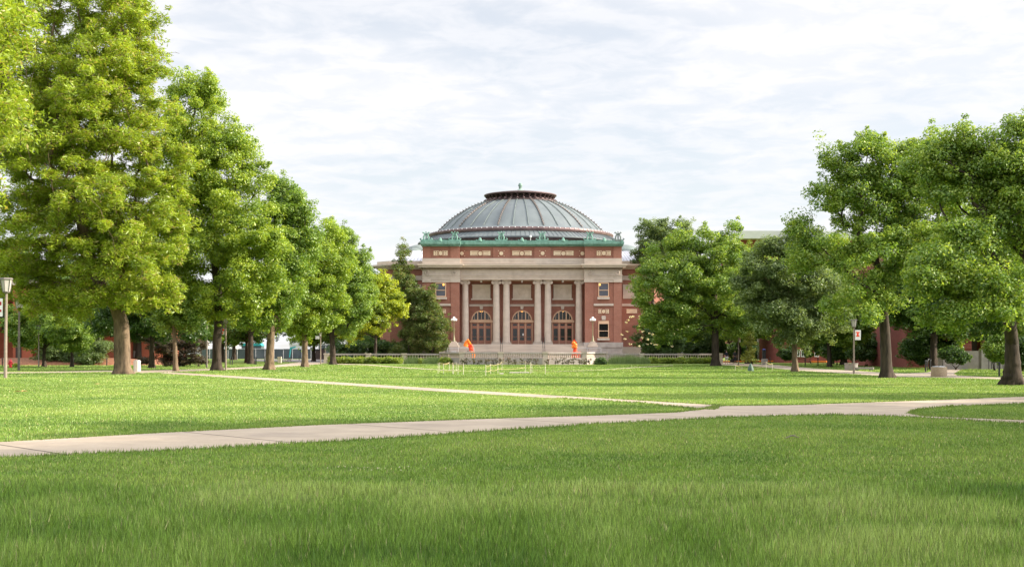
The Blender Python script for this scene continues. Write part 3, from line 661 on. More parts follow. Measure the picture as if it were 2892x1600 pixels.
for bb in BAY:
    bc = 1474.7 + bb; xb = X(bc, D0)
    m = MB().box(xb-0.12, xb+0.12, DE+1.62, DB-0.02, Z(789, D0)-0.22, Z(789, D0)-0.005); part(m, 'ceiling_beam', 'white')
    # measured from the bay centre, in pixels of the back-wall plane
    s = DB/FPX
    def bx(mb, x0, x1, y0, y1, out, thick=0.3): return mb.box(xb+x0*s, xb+x1*s, DB-out, DB-out+thick, Z(y1, DB), Z(y0, DB))
    m = MB(); bx(m, -25.5, 25.5, 804.8, 842, 0.10); bx(m, -25.5, 25.5, 804.8, 808, 0.16, .07); bx(m, -25.5, 25.5, 838.5, 842, 0.16, .07); bx(m, -25.5, -21, 808, 838.5, 0.16, .07); bx(m, 21, 25.5, 808, 838.5, 0.16, .07)
    bx(m, -29, 29, 842.2, 846.5, 0.3, .4); bx(m, -27, 27, 803, 804.8, 0.2)
    pn = part(m, 'stone_panel', 'stone_p')
    zz_ = Z(823.5, DB); m = MB(); n = 28
    m.tube([(xb+0.52*math.cos(t*2*math.pi/n), DB-0.11, zz_+0.52*math.sin(t*2*math.pi/n)) for t in range(n+1)], 0.035, 6, False)
    m.prism([(xb+0.46*math.cos(-t*2*math.pi/n), zz_+0.46*math.sin(-t*2*math.pi/n)) for t in range(n)], DB-0.13, DB-0.09); part(m, 'medallion', 'stone_p', pn)
    m = MB(); bx(m, -34, 34, 858.5, 864.8, 0.12); part(m, 'belt_course', 'stone')
    m = MB(); m.prism([(xb-3.6*s, Z(873.5, DB)), (xb+3.6*s, Z(873.5, DB)), (xb+5.4*s, Z(861.5, DB)), (xb-5.4*s, Z(861.5, DB))], DB-0.3, DB); m.prism([(xb-6*s, Z(861.4, DB)), (xb+6*s, Z(861.4, DB)), (xb+6*s, Z(860, DB)), (xb-6*s, Z(860, DB))], DB-0.34, DB); part(m, 'keystone', 'stone')
    # arched fanlight
    zA = Z(904, DB); R0 = 28.4*s; fr = MB(); n = 24
    def arcstrip(mb, r0, r1, y0, y1, hz=1.0):
        for t in range(n):
            a0, a1 = math.pi*t/n, math.pi*(t+1)/n
            pts = [(xb+r0*math.cos(a0), zA+hz*r0*math.sin(a0)), (xb+r1*math.cos(a0), zA+hz*r1*math.sin(a0)), (xb+r1*math.cos(a1), zA+hz*r1*math.sin(a1)), (xb+r0*math.cos(a1), zA+hz*r0*math.sin(a1))]
            mb.prism(pts, y0, y1)
        return mb
    part(arcstrip(MB(), R0, R0+0.33, DB-0.06, DB), 'brick_arch', 'brick')
    arcstrip(fr, R0-0.16, R0-0.002, DB-0.05, DB+0.04)
    for xq, wq in ((-10.2, 1.4), (10.2, 1.4), (0, 0.5), (-19.4, 0.45), (19.4, 0.45)):
        hq = math.sqrt(max(0.01, (R0-0.1)**2-(xq*s)**2)); fr.box(xb+(xq-wq)*s, xb+(xq+wq)*s, DB-0.08, DB-0.005, zA, zA+hq)
    bx(fr, -33, 33, 904.2, 910, 0.28); bx(fr, -29, 29, 901.8, 904.0, 0.14)
    aw = part(fr, 'arched_window', 'cream')
    part(MB().prism([(xb+(R0-0.15)*math.cos(math.pi*t/n), zA+(R0-0.15)*math.sin(math.pi*t/n)) for t in range(n+1)][::-1], DB-0.03, DB-0.012), 'pane', 'dglass', aw)
    m = MB()
    for q in ((-1.9, 1.4) if bb < 0 else (0.8,) if bb > 0 else (-1.0, 1.0)): part(MB().ball((xb+(q*1.6)*s, DB-0.035, Z(879.5, DB)), 0.07, 8), 'hall_lamp', 'lampglow', aw)
    # doors
    dr = MB(); zt, zb = Z(910.2, DB), FLOOR
    for xq in (-29, -9.7, 9.7, 29): dr.box(xb+(xq-0.9)*s, xb+(xq+0.9)*s, DB-0.12, DB-0.005, zb, zt)
    dw_ = part(dr, 'doorway', 'cream')
    for c_ in (-19.35, 0, 19.35):
        lf = MB(); x0, x1 = xb+(c_-8.7)*s, xb+(c_+8.7)*s
        yl = [910.6, 913.5, 919.5, 923, 927.5, 961.5, 970.8]
        for y0, y1 in ((910.6, 914), (919.3, 927.3), (960.5, 970.6)): lf.box(x0, x1, DB-0.07, DB-0.006, Z(y1, DB), Z(y0, DB))
        for y0, y1 in ((914, 919.3), (927.3, 960.5)):
            lf.box(x0, x0+0.14, DB-0.07, DB-0.006, Z(y1, DB), Z(y0, DB)); lf.box(x1-0.14, x1, DB-0.07, DB-0.006, Z(y1, DB), Z(y0, DB))
        lf.box(x0+0.14, x1-0.14, DB-0.06, DB-0.02, Z(950.6, DB), Z(949.6, DB))
        part(lf, 'door', 'door', dw_)
        gl = MB(); gl.box(x0+0.14, x1-0.14, DB-0.035, DB-0.025, Z(919.3, DB), Z(914, DB)); gl.box(x0+0.14, x1-0.14, DB-0.035, DB-0.025, Z(960.5, DB), Z(927.3, DB)); part(gl, 'door_glass', 'dglass', dw_)
    if bb == 0: part(MB().box(xb+1.0*s, xb+5.2*s, DB-0.06, DB-0.05, Z(947, DB), Z(941, DB)), 'notice', 'white', dw_)
# columns
DC = DE + 0.85
for cx_ in (-161.9, -73.4, -44.6, 44.6, 73.4, 161.9):
    xc = X(1474.7, D0) + cx_*D0/FPX; zt = Z(789.2, DE); zb = FLOOR
    H0, H1 = zb+0.42, zt-0.62
    prof = [(0.53, H0), (0.505, H0+0.08)] + [(0.505-0.075*(t**1.6), H0+0.1+(H1-H0-0.25)*t) for t in np.linspace(0, 1, 9)] + [(0.455, H1-0.1), (0.43, H1)]
    col = part(MB().lathe(prof, (xc, DC, 0), 28), 'column', 'stone', smooth=True)
    b_ = MB().box(xc-0.68, xc+0.68, DC-0.68, DC+0.68, zb, zb+0.16).lathe([(0.66, zb+0.16), (0.69, zb+0.21), (0.66, zb+0.27), (0.57, zb+0.29), (0.57, zb+0.33), (0.61, zb+0.36), (0.58, zb+0.42)], (xc, DC, 0), 28); part(b_, 'column_base', 'stone', col)
    cp = MB().box(xc-0.58, xc+0.58, DC-0.55, DC+0.55, zt-0.13, zt-0.002).box(xc-0.46, xc+0.46, DC-0.5, DC+0.5, zt-0.36, zt-0.13)
    cp.lathe([(0.44, H1-0.02), (0.5, H1+0.1), (0.46, H1+0.25)], (xc, DC, 0), 24)
    for sg in (-1, 1):
        vx, vz = xc+sg*0.47, zt-0.37
        for rr_, yy in ((0.235, 0.50), (0.15, 0.54), (0.06, 0.57)):
            cp.prism([(vx+rr_*math.cos(-t*math.pi/10), vz+rr_*math.sin(-t*math.pi/10)) for t in range(20)], DC-yy, DC+yy)
    part(cp, 'capital', 'stone', col)
# floor, steps, stylobate blocks
part(MB().box(X(1298, D0), X(1651.5, D0), DE-0.2, DB, 0, FLOOR-0.002), 'porch_floor', 'stone_d')
m = MB(); TER = 0.62; nst = 12; rise = (FLOOR-0.03-TER)/nst; x0, x1 = X(1297, D0)-0.3, X(1652, D0)+0.3
for i in range(nst): m.box(x0+0.02*i, x1-0.02*i, DE-0.2-0.34*(nst-i), DE-0.21 if i == nst-1 else DE-0.2-0.34*(nst-i-1)+0.02, TER+rise*i if i else 0.3, TER+rise*(i+1))
part(m, 'steps', 'stone_d')
m = MB()
for a, b in ((-178, -151), (-84, -34), (34, 84), (151, 178)): m.box(X(1474.7, D0)+a*D0/FPX, X(1474.7, D0)+b*D0/FPX, DE-0.28, DE+1.6, FLOOR-0.2, FLOOR+0.001); part(m, 'column_block', 'stone_g'); m = MB()
# attic ornaments in the centre
def tileC(x0, x1):
    t = part(MB().pb(x0, x1, 708, 721, DE+0.54, DE+0.62), 'ornament_tile', 'terra'); cx_, cz_, r_ = X((x0+x1)/2, DE), Z(714.5, DE), 0.36
    m = MB(); m.tube([(cx_+r_*math.cos(q*math.pi/10), DE+0.54, cz_+r_*math.sin(q*math.pi/10)) for q in range(21)], 0.05, 6, False)
    for k in (0.06, 0.56): m.pb(x0+(x1-x0)*k, x0+(x1-x0)*(k+0.36), 710.2, 711.3, DE+0.53, DE+0.56); m.pb(x0+(x1-x0)*k, x0+(x1-x0)*(k+0.36), 717.8, 718.9, DE+0.53, DE+0.56)
    part(m, 'inlay', 'brick', t)
for a, b in ((1328, 1385), (1447, 1501.5), (1563.6, 1619.7)): tileC(a, b)
for xq in (1304, 1415.7, 1532.7, 1645.5):
    dq = DE+0.4 if 1390 < xq < 1560 else DE+0.58
    m = MB().prism([(X(xq, DE)+0.27*math.cos(-t*math.pi/12), Z(714.5, DE)+0.27*math.sin(-t*math.pi/12)) for t in range(24)], dq-0.05, dq+0.05)
    for dx, dz in ((-1, 1), (1, 1), (-1, -1), (1, -1)):
        c_ = (X(xq, DE)+dx*0.4, Z(714.5, DE)+dz*0.36); m.prism([(c_[0]+0.07*math.cos(-t*math.pi/2), c_[1]+0.07*math.sin(-t*math.pi/2)) for t in range(4)], dq-0.03, dq+0.04)
    part(m, 'roundel', 'terra')
m = MB(); m.pb(1300.4, 1649.2, 682.5, 689.3, DE-0.1, DE+8); m.pb(1299.6, 1650, 689.3, 692.6, DE+0.12, DE+8); m.pb(1298.6, 1651, 692.6, 695.6, DE+0.38, DE+8); m.pb(1299, 1650.6, 679.5, 682.5, DE+0.12, DE+8)
for i in range(84): m.pb(1302+i*4.1, 1304+i*4.1, 678, 679.6, DE+0.14, DE+0.36)
part(m, 'copper_cornice', 'verd')
def lyre(xq, dq, mat):
    x, z, y = X(xq, dq), Z(680.5, dq), dq
    m = MB()
    for s_ in (-1, 1):
        m.tube([(x+s_*0.12, y, z+0.05), (x+s_*0.34, y, z+0.25), (x+s_*0.36, y, z+0.55), (x+s_*0.22, y, z+0.85), (x+s_*0.24, y, z+1.1), (x+s_*0.42, y, z+1.25), (x+s_*0.52, y, z+1.12)], [0.12, 0.13, 0.12, 0.1, 0.1, 0.09, 0.06], 8)
        m.tube([(x+s_*0.2, y, z+0.1), (x+s_*0.7, y, z+0.12), (x+s_*0.85, y, z+0.32), (x+s_*0.65, y, z+0.4)], [0.14, 0.13, 0.1, 0.07], 8)
    for q in (-0.08, 0, 0.08): m.tube([(x+q, y, z), (x+q, y, z+1.15)], 0.035, 6)
    m.tube([(x-0.26, y, z+1.0), (x+0.26, y, z+1.0)], 0.06, 6); m.ball((x, y, z+1.28), 0.1, 8); m.box(x-0.45, x+0.45, y-0.16, y+0.16, z-0.1, z+0.14)
    part(m, 'lyre', mat, smooth=True)
for xq in (1203.5, 1284, 1665.6): lyre(xq, D0-0.3, 'verd')
lyre(1745.6, D0-0.3, 'dome_rib')
for xq in (1415.7, 1530.9): lyre(xq, DE+0.25, 'verd')
for xq in (1243.5, 1355.8, 1474.4, 1590.5, 1706.3):
    dq = D0-0.3 if xq < 1300 or xq > 1650 else DE+0.25
    m = MB().lathe([(0.3, 0), (0.34, 0.1), (0.2, 0.22), (0.22, 0.35), (0.15, 0.46), (0.001, 0.56)], (X(xq, dq), dq, Z(681.5, dq)), 12)
    for s_ in (-1, 1): m.tube([(X(xq, dq)+s_*0.15, dq, Z(681, dq)+0.1), (X(xq, dq)+s_*0.5, dq, Z(681, dq)+0.1), (X(xq, dq)+s_*0.55, dq, Z(681, dq)+0.24)], 0.08, 6)
    part(m, 'antefix', 'verd', smooth=True)
# dome
DD = D0 + 35.0; XD = X(1469.5, DD)
prof = [(15.3, 20.95), (13.95, 21.45), (13.3, 22.05), (12.6, 22.75), (11.9, 23.32), (11.06, 23.95), (10.0, 24.65), (8.86, 25.3), (7.4, 25.98), (5.95, 26.5), (5.0, 26.8)]
dome = MB().lathe(prof, (0, 0, 0), 108).build('dome', M['dome'], aud, smooth=True); dome.location = (XD-CXB, DD-D0, 0)
for kk in range(36):
    cr_ = kk % 3 == 0
    if 'rib0' not in globals() or (cr_ and 'rib1' not in globals()):
        m = MB(); m.tube([(r+0.04, 0, z+0.07) for r, z in prof[1:-1]], 0.07 if cr_ else 0.055, 6)
        if cr_:
            PR = np.array(prof[1:-1]); sg = np.concatenate([[0], np.cumsum(np.linalg.norm(np.diff(PR, axis=0), axis=1))])
            for t in np.linspace(0.2, sg[-1]-0.2, 17):
                r, z = np.interp(t, sg, PR[:, 0]), np.interp(t, sg, PR[:, 1])
                m.tube([(r+0.02, 0, z+0.1), (r+0.16, 0, z+0.33)], [0.07, 0.03], 5); m.box(r-0.03, r+0.13, -0.16, 0.16, z+0.14, z+0.22)
        o = m.build('rib', M['dome_rib'] if not cr_ else M['crocket'], dome)
        if cr_: rib1 = o
        else: rib0 = o
    else:
        o = (rib1 if cr_ else rib0).copy(); COL.objects.link(o); o.parent = dome
    o.rotation_euler = (0, 0, math.radians(-90 + 15 + kk*10))
def dpart(mb, name, mat, smooth=True): return mb.build(name, M[mat], aud, smooth=smooth, loc=None) 
def dl(prof, n=108): return MB().lathe(prof, (XD-CXB, DD-D0, 0), n)
m = dl([(15.2, 20.42), (15.5, 20.5), (15.6, 20.8), (15.5, 21.05), (15.2, 21.1)])
dpart(m, 'dome_ring', 'copper')
m = MB()
for q in range(108):
    t = q*2*math.pi/108; m.ball((XD-CXB+15.6*math.cos(t), DD-D0+15.6*math.sin(t), 20.98), 0.075, 6)
dpart(m, 'bead_string', 'white')
m = dl([(15.3, 20.48), (17.2, 19.5), (17.2, 19.36), (16.4, 19.3)])
for q in range(144):
    t = q*2*math.pi/144; c_, s_ = math.cos(t), math.sin(t)
    m.tube([(XD-CXB+15.35*c_, DD-D0+15.35*s_, 20.5), (XD-CXB+17.16*c_, DD-D0+17.16*s_, 19.56)], 0.035, 4)
dpart(m, 'dome_skirt', 'dome', False)
m = dl([(16.3, 12), (16.3, 19.35)]); dpart(m, 'drum', 'copper_d', True)
m = MB()
for q in range(72):
    t = q*2*math.pi/72; c_, s_ = math.cos(t), math.sin(t); m.tube([(XD-CXB+16.34*c_, DD-D0+16.34*s_, 15), (XD-CXB+16.34*c_, DD-D0+16.34*s_, 19.0)], 0.16, 5)
dpart(m, 'drum_pilaster', 'copper', False)
m = dl([(6.3, 26.35), (6.3, 26.62), (5.2, 26.75), (5.0, 27.4), (5.9, 27.45), (6.0, 27.62), (5.85, 27.8), (4.6, 28.0), (2.2, 28.35), (0.7, 28.5)], 72)
lan = dpart(m, 'lantern', 'copper_d', False)
m = MB()
for q in range(36):
    t = (q+0.5)*2*math.pi/36; c_, s_ = math.cos(t), math.sin(t)
    m.tube([(XD-CXB+5.95*c_, DD-D0+5.95*s_, 26.6), (XD-CXB+5.5*c_, DD-D0+5.5*s_, 27.05), (XD-CXB+5.8*c_, DD-D0+5.8*s_, 27.45)], [0.16, 0.1, 0.14], 6)
    m.ball((XD-CXB+6.02*c_, DD-D0+6.02*s_, 26.72), 0.17, 6)
b_ = m.build('bracket', M['copper'], lan)
m = MB()
for q in range(0, 72):
    t = q*2*math.pi/72; m.ball((XD-CXB+6.02*math.cos(t), DD-D0+6.02*math.sin(t), 27.66), 0.06, 6)
m.build('bead_string', M['white'], lan)
m = dl([(5.92, 27.56), (6.1, 27.6), (6.1, 27.74), (5.9, 27.78)], 72); m.build('rim', M['copper'], lan)
m = dl([(0.75, 28.45), (0.6, 28.6), (0.3, 28.75), (0.22, 28.95), (0.3, 29.05), (0.22, 29.12), (0.24, 29.2), (0.36, 29.28), (0.36, 29.42), (0.33, 29.45), (0.33, 29.58), (0.2, 29.78), (0.001, 29.86)], 16); dpart(m, 'finial', 'verdg')
m = dl([(0.001, 0), (0.13, 0.06), (0.17, 0.17), (0.13, 0.28), (0.001, 0.34)], 10); m.v = [(X(1499, D0)-CXB + (x-XD+CXB), 1.2 + (y-DD+D0), Z(668.5, D0)+z) for x, y, z in m.v]
m.tube([(X(1499, D0)-CXB, 1.2, Z(680, D0)), (X(1499, D0)-CXB, 1.2, Z(667.5, D0))], 0.03, 6); dpart(m, 'roof_light', 'globe')
part(MB().box(X(1300, D0), X(1650, D0), DE+7, DD+14, Z(760, D0), Z(700, D0)), 'main_roof', 'zinc')
part(MB().box(X(1196, D0), X(1753, D0), D0+9, DD+20, 0, Z(762, D0)), 'hall_wall', 'brick')
# terrace in front
structure('terrace', MB().slab([(X(922,172), 172.4), (X(1248,170), 170.6), (X(1305,156), 156.5), (X(1650,156), 156.5), (X(1709,170), 170.6), (X(2035,172), 172.4), (X(2035,172), 184.5), (X(922,172), 184.5)], 0.0, 0.5), M['stone_d'])

# balustrades
BPROF = [(0.075, 0), (0.075, 0.06), (0.045, 0.09), (0.05, 0.14), (0.082, 0.26), (0.085, 0.33), (0.05, 0.52), (0.04, 0.6), (0.065, 0.64), (0.075, 0.66), (0.075, 0.72)]
bal_me = {}
def balustrade(label, pts, z0, h, step, piers, plinth):
    rt = thing('balustrade', label, 'balustrade', (pts[0][0], pts[0][1], 0), group=None)
    rail, pl, bot = MB(), MB(), MB(); zb = z0 + 0.13
    if 'b' not in bal_me:
        o = MB().lathe([(r*1.12, z*(h-0.33)/0.72) for r, z in BPROF], (0, 0, 0), 10).build('baluster', M['stone'], None, smooth=True); bal_me['b'] = (o.data, h-0.33); bpy.data.objects.remove(o)
    def strip(mb, A, B, wd, za, zc_):
        dx, dy = B[0]-A[0], B[1]-A[1]; L = math.hypot(dx, dy); nx, ny = -dy/L*wd/2, dx/L*wd/2
        mb.slab([(A[0]+nx, A[1]+ny), (A[0]-nx, A[1]-ny), (B[0]-nx, B[1]-ny), (B[0]+nx, B[1]+ny)], za, zc_)
    nb = 0
    for i in range(len(pts)-1):
        A, B = pts[i], pts[i+1]; L = math.hypot(B[0]-A[0], B[1]-A[1])
        strip(rail, A, B, 0.42, z0+h-0.2, z0+h-0.06); strip(rail, A, B, 0.32, z0+h-0.06, z0+h); strip(bot, A, B, 0.36, z0, zb)
        if plinth: strip(pl, A, B, 0.44, 0, z0-0.002)
        n = max(1, int((L-0.5)/step))
        for k in range(n):
            t = (k+0.5)/n; o = bpy.data.objects.new('baluster', bal_me['b'][0]); COL.objects.link(o); o.parent = rt
            tt = 0.25/L + t*(1-0.5/L); o.location = (A[0]+(B[0]-A[0])*tt-pts[0][0], A[1]+(B[1]-A[1])*tt-pts[0][1], zb); o.scale = (1, 1, (h-0.33)/bal_me['b'][1]); nb += 1
    part(rail, 'rail', 'stone_g', rt); part(bot, 'bottom_rail', 'stone_g', rt)
    if plinth: part(pl, 'plinth', 'stone_g', rt)
    for (x, y) in piers:
        m = MB().box(x-0.28, x+0.28, y-0.26, y+0.26, 0, z0+h-0.03).box(x-0.34, x+0.34, y-0.31, y+0.31, z0+h-0.16, z0+h+0.04).box(x-0.34, x+0.34, y-0.31, y+0.31, 0, 0.2 if not plinth else z0+0.1); part(m, 'pier', 'stone', rt)
    return nb
pc = lambda x, d: (X(x, d), d)
Cc = [pc(1248, 170), pc(1268, 163.5), pc(1305, 156), pc(1414, 154.6), pc(1540, 154.6), pc(1650, 156), pc(1689, 163.5), pc(1709, 170)]
balustrade('bowed stone balustrade on a high plinth below the auditorium steps', Cc, 0.66, 0.82, 0.255, [Cc[i] for i in (0, 2, 3, 4, 5, 7)], True)
balustrade('straight stone balustrade behind the clipped hedge next to the lime tree', [pc(922, 172), pc(990, 172), pc(1068, 171.5), pc(1141, 171), pc(1244, 170.3)], 0.4, 0.88, 0.36, [pc(922, 172), pc(1059, 171.5), pc(1055, 171.6), pc(1141, 171)][0:1] + [pc(1040, 171.6), pc(1141, 171)], True)
balustrade('straight stone balustrade ending at the dark trunk near the dog walkers', [pc(1713, 170.3), pc(1812, 171), pc(1922, 171.5), pc(2034, 172)], 0.4, 0.88, 0.30, [pc(1812, 171), pc(1922, 171.5), pc(2034, 172)], True)
# pedestals with globe lamps, railings and handrails
for i, (xq, lab, labl) in enumerate(((1282, 'stone lamp pedestal beside the steps next to the conifer', 'globe lamp on the pedestal in front of the sunlit brick pilaster'), (1674, 'stone lamp pedestal beside the steps next to the red orange sculpture', 'globe lamp on the pedestal in front of the shaded pavilion window'))):
    d = 180.3; x = X(xq, d); zt = Z(963.5, d)
    rt = thing('lamp_pedestal', lab, 'pedestal', (x, d, 0), group='lamp pedestals by the steps')
    MB().box(-0.62, 0.62, -0.62, 0.62, 0.3, zt-0.75).box(-0.74, 0.74, -0.74, 0.74, 0.3, 0.8).build('pedestal_block', M['stone_g'], rt)
    MB().box(-0.7, 0.7, -0.7, 0.7, zt-0.75, zt-0.5).box(-0.55, 0.55, -0.55, 0.55, zt-0.5, zt-0.2).box(-0.36, 0.36, -0.36, 0.36, zt-0.2, zt).build('pedestal_cap', M['stone'], rt)
    MB().box(-0.33, 0.33, -0.65, -0.62, 1.15, 1.62).build('plaque', M['steel'], rt)
    lt = thing('globe_lamp', labl, 'street lamp', (x, d, zt), group='globe lamps flanking the steps')
    MB().lathe([(0.24, 0), (0.22, 0.08), (0.17, 0.15), (0.15, 0.5), (0.1, 0.62), (0.075, 0.85), (0.06, 0.95), (0.05, 2.75), (0.07, 2.8), (0.05, 2.9), (0.05, 3.05)], (0, 0, 0), 14).build('lamp_post', M['iron'], lt, smooth=True)
    arm = MB()
    for k in range(4):
        t = k*math.pi/2; c_, s_ = math.cos(t), math.sin(t); arm.tube([(0, 0, 2.72), (0.15*c_, 0.15*s_, 2.62), (0.26*c_, 0.26*s_, 2.7), (0.26*c_, 0.26*s_, 2.82)], 0.03, 6)
    arm.build('bracket', M['iron'], lt)
    for k in range(4): t = k*math.pi/2; MB().ball((0.26*math.cos(t), 0.26*math.sin(t), 2.98), 0.175, 14).build('globe', M['globe'], lt, smooth=True)
    MB().ball((0, 0, 3.22), 0.18, 14).build('globe', M['globe'], lt, smooth=True)
for (x0, x1, lab) in ((1264.5, 1339, 'white pipe railing frame around the pedestal next to the conifer'), (1621, 1697, 'white pipe railing frame around the pedestal of the shaded lamp')):
    d = 177.5; m = MB(); zt = Z(981.5, d)
    for xq in (x0, x1, x0+30 if x0 < 1400 else x1-38): m.tube([(X(xq, d), d, 0.45), (X(xq, d), d, zt)], 0.03, 6)
    m.tube([(X(x0, d), d, zt), (X(x1, d), d, zt)], 0.028, 6)
    tag(m.build('pipe_railing', M['steel']), lab, 'railing')
for (xq, lab) in ((1416, 'dark handrail on the steps left of the central doors'), (1536, 'dark handrail on the steps right of the central doors')):
    x = X(xq, 183); m = MB()
    for dx in (-0.13, 0.13):
        m.tube([(x+dx, DE-4.2, TER+0.9), (x+dx, DE-0.5, FLOOR+0.95), (x+dx, DE+0.3, FLOOR+0.95)], 0.035, 6)
        for q in range(4): t = q/3; m.tube([(x+dx, DE-4.2+3.7*t, TER+0.1+(FLOOR-TER)*t*0.98), (x+dx, DE-4.2+3.7*t, TER+0.9+(FLOOR+0.05-TER)*t)], 0.03, 6)
    tag(m.build('handrail', M['black']), lab, 'handrail')
# left row along the lawn
tree('locust_tree', 'tall feathery honey locust with a thick leaning trunk beside the white bin', (309, 940.5),
     [(170,120,215,230,0),(220,420,240,260,-1),(150,600,230,150,1),(330,600,140,170,-2),(40,330,200,230,2),(200,-110,200,150,0),(60,700,120,60,1),(300,730,120,38,0),(330,90,75,150,0),(380,300,90,140,-1),(425,540,58,130,-1),(390,735,80,48,-1),(150,760,110,40,0),(455,450,35,110,-1),(240,745,60,34,-2),(280,270,130,160,-3)],
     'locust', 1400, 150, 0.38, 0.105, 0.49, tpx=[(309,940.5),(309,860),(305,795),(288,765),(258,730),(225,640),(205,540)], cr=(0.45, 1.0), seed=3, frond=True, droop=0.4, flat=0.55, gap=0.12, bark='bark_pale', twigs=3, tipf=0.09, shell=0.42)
tree('locust_tree', 'honey locust with dark limbs entering from beyond the edge of the lawn', (-170, 985),
     [(-165,250,195,200,0),(-135,480,140,110,-2),(-265,500,180,150,0),(-150,60,195,140,0)],
     'locust', 330, 170, 0.34, 0.11, 0.5, tpx=[(-170,985),(-168,850),(-172,700),(-175,600)], cr=(0.8, 1.4), seed=4, frond=True, droop=0.45, flat=0.7, twigs=2)
tree('oak_tree', 'tallest broad oak with a person standing behind its trunk', (545, 932),
     [(480,300,95,120,0),(497,215,40,48,0),(540,240,38,45,0),(560,420,85,110,0),(598,330,35,50,0),(630,395,38,42,0),(600,560,95,110,-1),(640,670,85,80,-2),(500,600,140,150,0),(560,745,150,55,0),(440,460,110,160,1),(665,610,50,60,-2),(420,700,90,90,0),(655,460,22,30,0)],
     'oak', 560, 190, 0.27, 0.15, 0.36, tpx=[(545,932),(545,860),(552,800),(545,700),(530,560)], cr=(0.6, 1.15), seed=5, tipf=0.2)
tree('oak_tree', 'middle oak with pale sunlit trunk beside the diagonal path', (678, 930),
     [(700,470,22,26),(740,520,48,50),(700,560,60,70),(765,590,30,60),(700,690,85,90),(680,785,75,50),(735,640,60,70)],
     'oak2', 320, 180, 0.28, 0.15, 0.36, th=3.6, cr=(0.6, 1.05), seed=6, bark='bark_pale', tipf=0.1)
tree('oak_tree', 'slender trunked oak with a pointed crown in front of the brown dumpster', (767, 923),
     [(837,575,32,36),(790,620,60,62),(800,680,80,80),(780,760,85,70),(765,815,65,35),(850,650,35,55)],
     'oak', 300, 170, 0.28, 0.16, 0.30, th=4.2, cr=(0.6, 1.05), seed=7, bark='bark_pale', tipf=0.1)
tree('oak_tree', 'dark trunked oak at the end of the balustrade and clipped hedge', (838, 916),
     [(865,610,30,42),(860,670,52,60),(895,690,32,52),(850,750,88,72),(850,810,75,42),(905,745,45,55),(915,655,14,30)],
     'oak2', 300, 165, 0.31, 0.17, 0.34, th=4.4, cr=(0.65, 1.1), seed=8, tipf=0.1)
tree('lime_tree', 'bright yellow green tree behind the hedge and balustrade', (945, 911), 
     [(930,725,55,42),(975,765,42,42),(930,800,60,42),(905,765,45,55),(960,715,28,34),(1000,780,22,25),(880,810,40,45)],
     'lime', 270, 150, 0.32, 0.18, 0.22, d=174.5, th=2.6, cr=(0.6, 1.0), seed=9, tipf=0.3)
tree('hemlock_tree', 'tall dark conifer with a narrow ragged top in front of the auditorium wing', (1032, 910),
     [(1013,638,15,24),(1018,685,28,34),(1030,735,40,42),(1040,790,50,45),(1040,845,56,42),(1015,880,45,20)],
     'conif', 300, 140, 0.38, 0.11, 0.30, d=184, th=7, cr=(0.55, 1.0), seed=10, frond=True, droop=0.8, flat=0.5, tipf=0.16, cat='conifer')
tree('hemlock_tree', 'lower broad conifer reaching the brick pilaster beside the globe lamp', (1088, 909),
     [(1078,735,20,32),(1085,775,30,32),(1095,815,34,38),(1090,860,44,30),(1062,810,28,50)],
     'conif', 190, 140, 0.38, 0.11, 0.25, d=182, th=5, cr=(0.5, 0.9), seed=11, frond=True, droop=0.8, flat=0.5, tipf=0.16, cat='conifer')
# right row along the lawn
tree('ash_tree', 'dark trunked tree growing at the end of the balustrade beside the walkers', (1800, 920.2),
     [(1690,650,72,72),(1780,625,78,62),(1846,575,20,26),(1840,625,40,40),(1715,745,108,82),(1830,745,78,95),(1780,690,100,88),(1690,815,85,45),(1868,660,30,45),(1860,830,40,40),(1640,740,45,80),(1900,720,40,70)],
     'oak2', 400, 170, 0.30, 0.17, 0.42, tpx=[(1800,920.2),(1799,840),(1797,760),(1795,690)], cr=(0.6, 1.15), seed=12, tipf=0.18, gap=0.15, limb=0.8)
tree('elm_tree', 'dark fine leaved tree behind the auditorium corner beyond the balustrade', (1650, 905),
     [(1640,600,42,50),(1618,650,26,45),(1690,585,55,36),(1660,640,50,45)], 'grey', 160, 150, 0.34, 0.18, 0.35, d=192, th=6, cr=(0.7, 1.1), seed=13)
tree('ash_tree', 'small pale trunked tree with grey green leaves beside the curving path', (2000, 935),
     [(1930,640,36,45),(1970,690,80,72),(1940,775,66,66),(2010,790,72,62),(2000,640,62,58),(2000,850,52,26),(1895,700,42,75),(2050,720,60,80),(2080,800,50,40)],
     'grey', 330, 160, 0.24, 0.13, 0.21, tpx=[(2000,935),(1998,860),(1990,800),(1985,720)], cr=(0.5, 0.95), seed=14, bark='bark_pale', tipf=0.2)
tree('ash_tree', 'tall open tree with a forked black trunk beside the banner lamp post', (2230, 950),
     [(2160,395,80,48,0),(2180,352,55,18,0),(2085,495,58,42,0),(2050,570,55,38,0),(2010,600,35,30,0),(2200,500,110,95,1),(2300,420,100,80,1),(2350,350,50,34,1),(2200,670,125,85,-1),(2300,640,110,105,0),(2100,640,62,50,-1),(2140,770,95,55,-2),(2120,420,45,38,0),(2340,520,90,110,1),(2020,640,40,45,0)],
     'oak2', 500, 145, 0.22, 0.125, 0.33, tpx=[(2230,950),(2229,880),(2224,800),(2216,740)], cr=(0.4, 0.95), seed=15, tipf=0.25, gap=0.36, limb=0.78, shell=0.28)
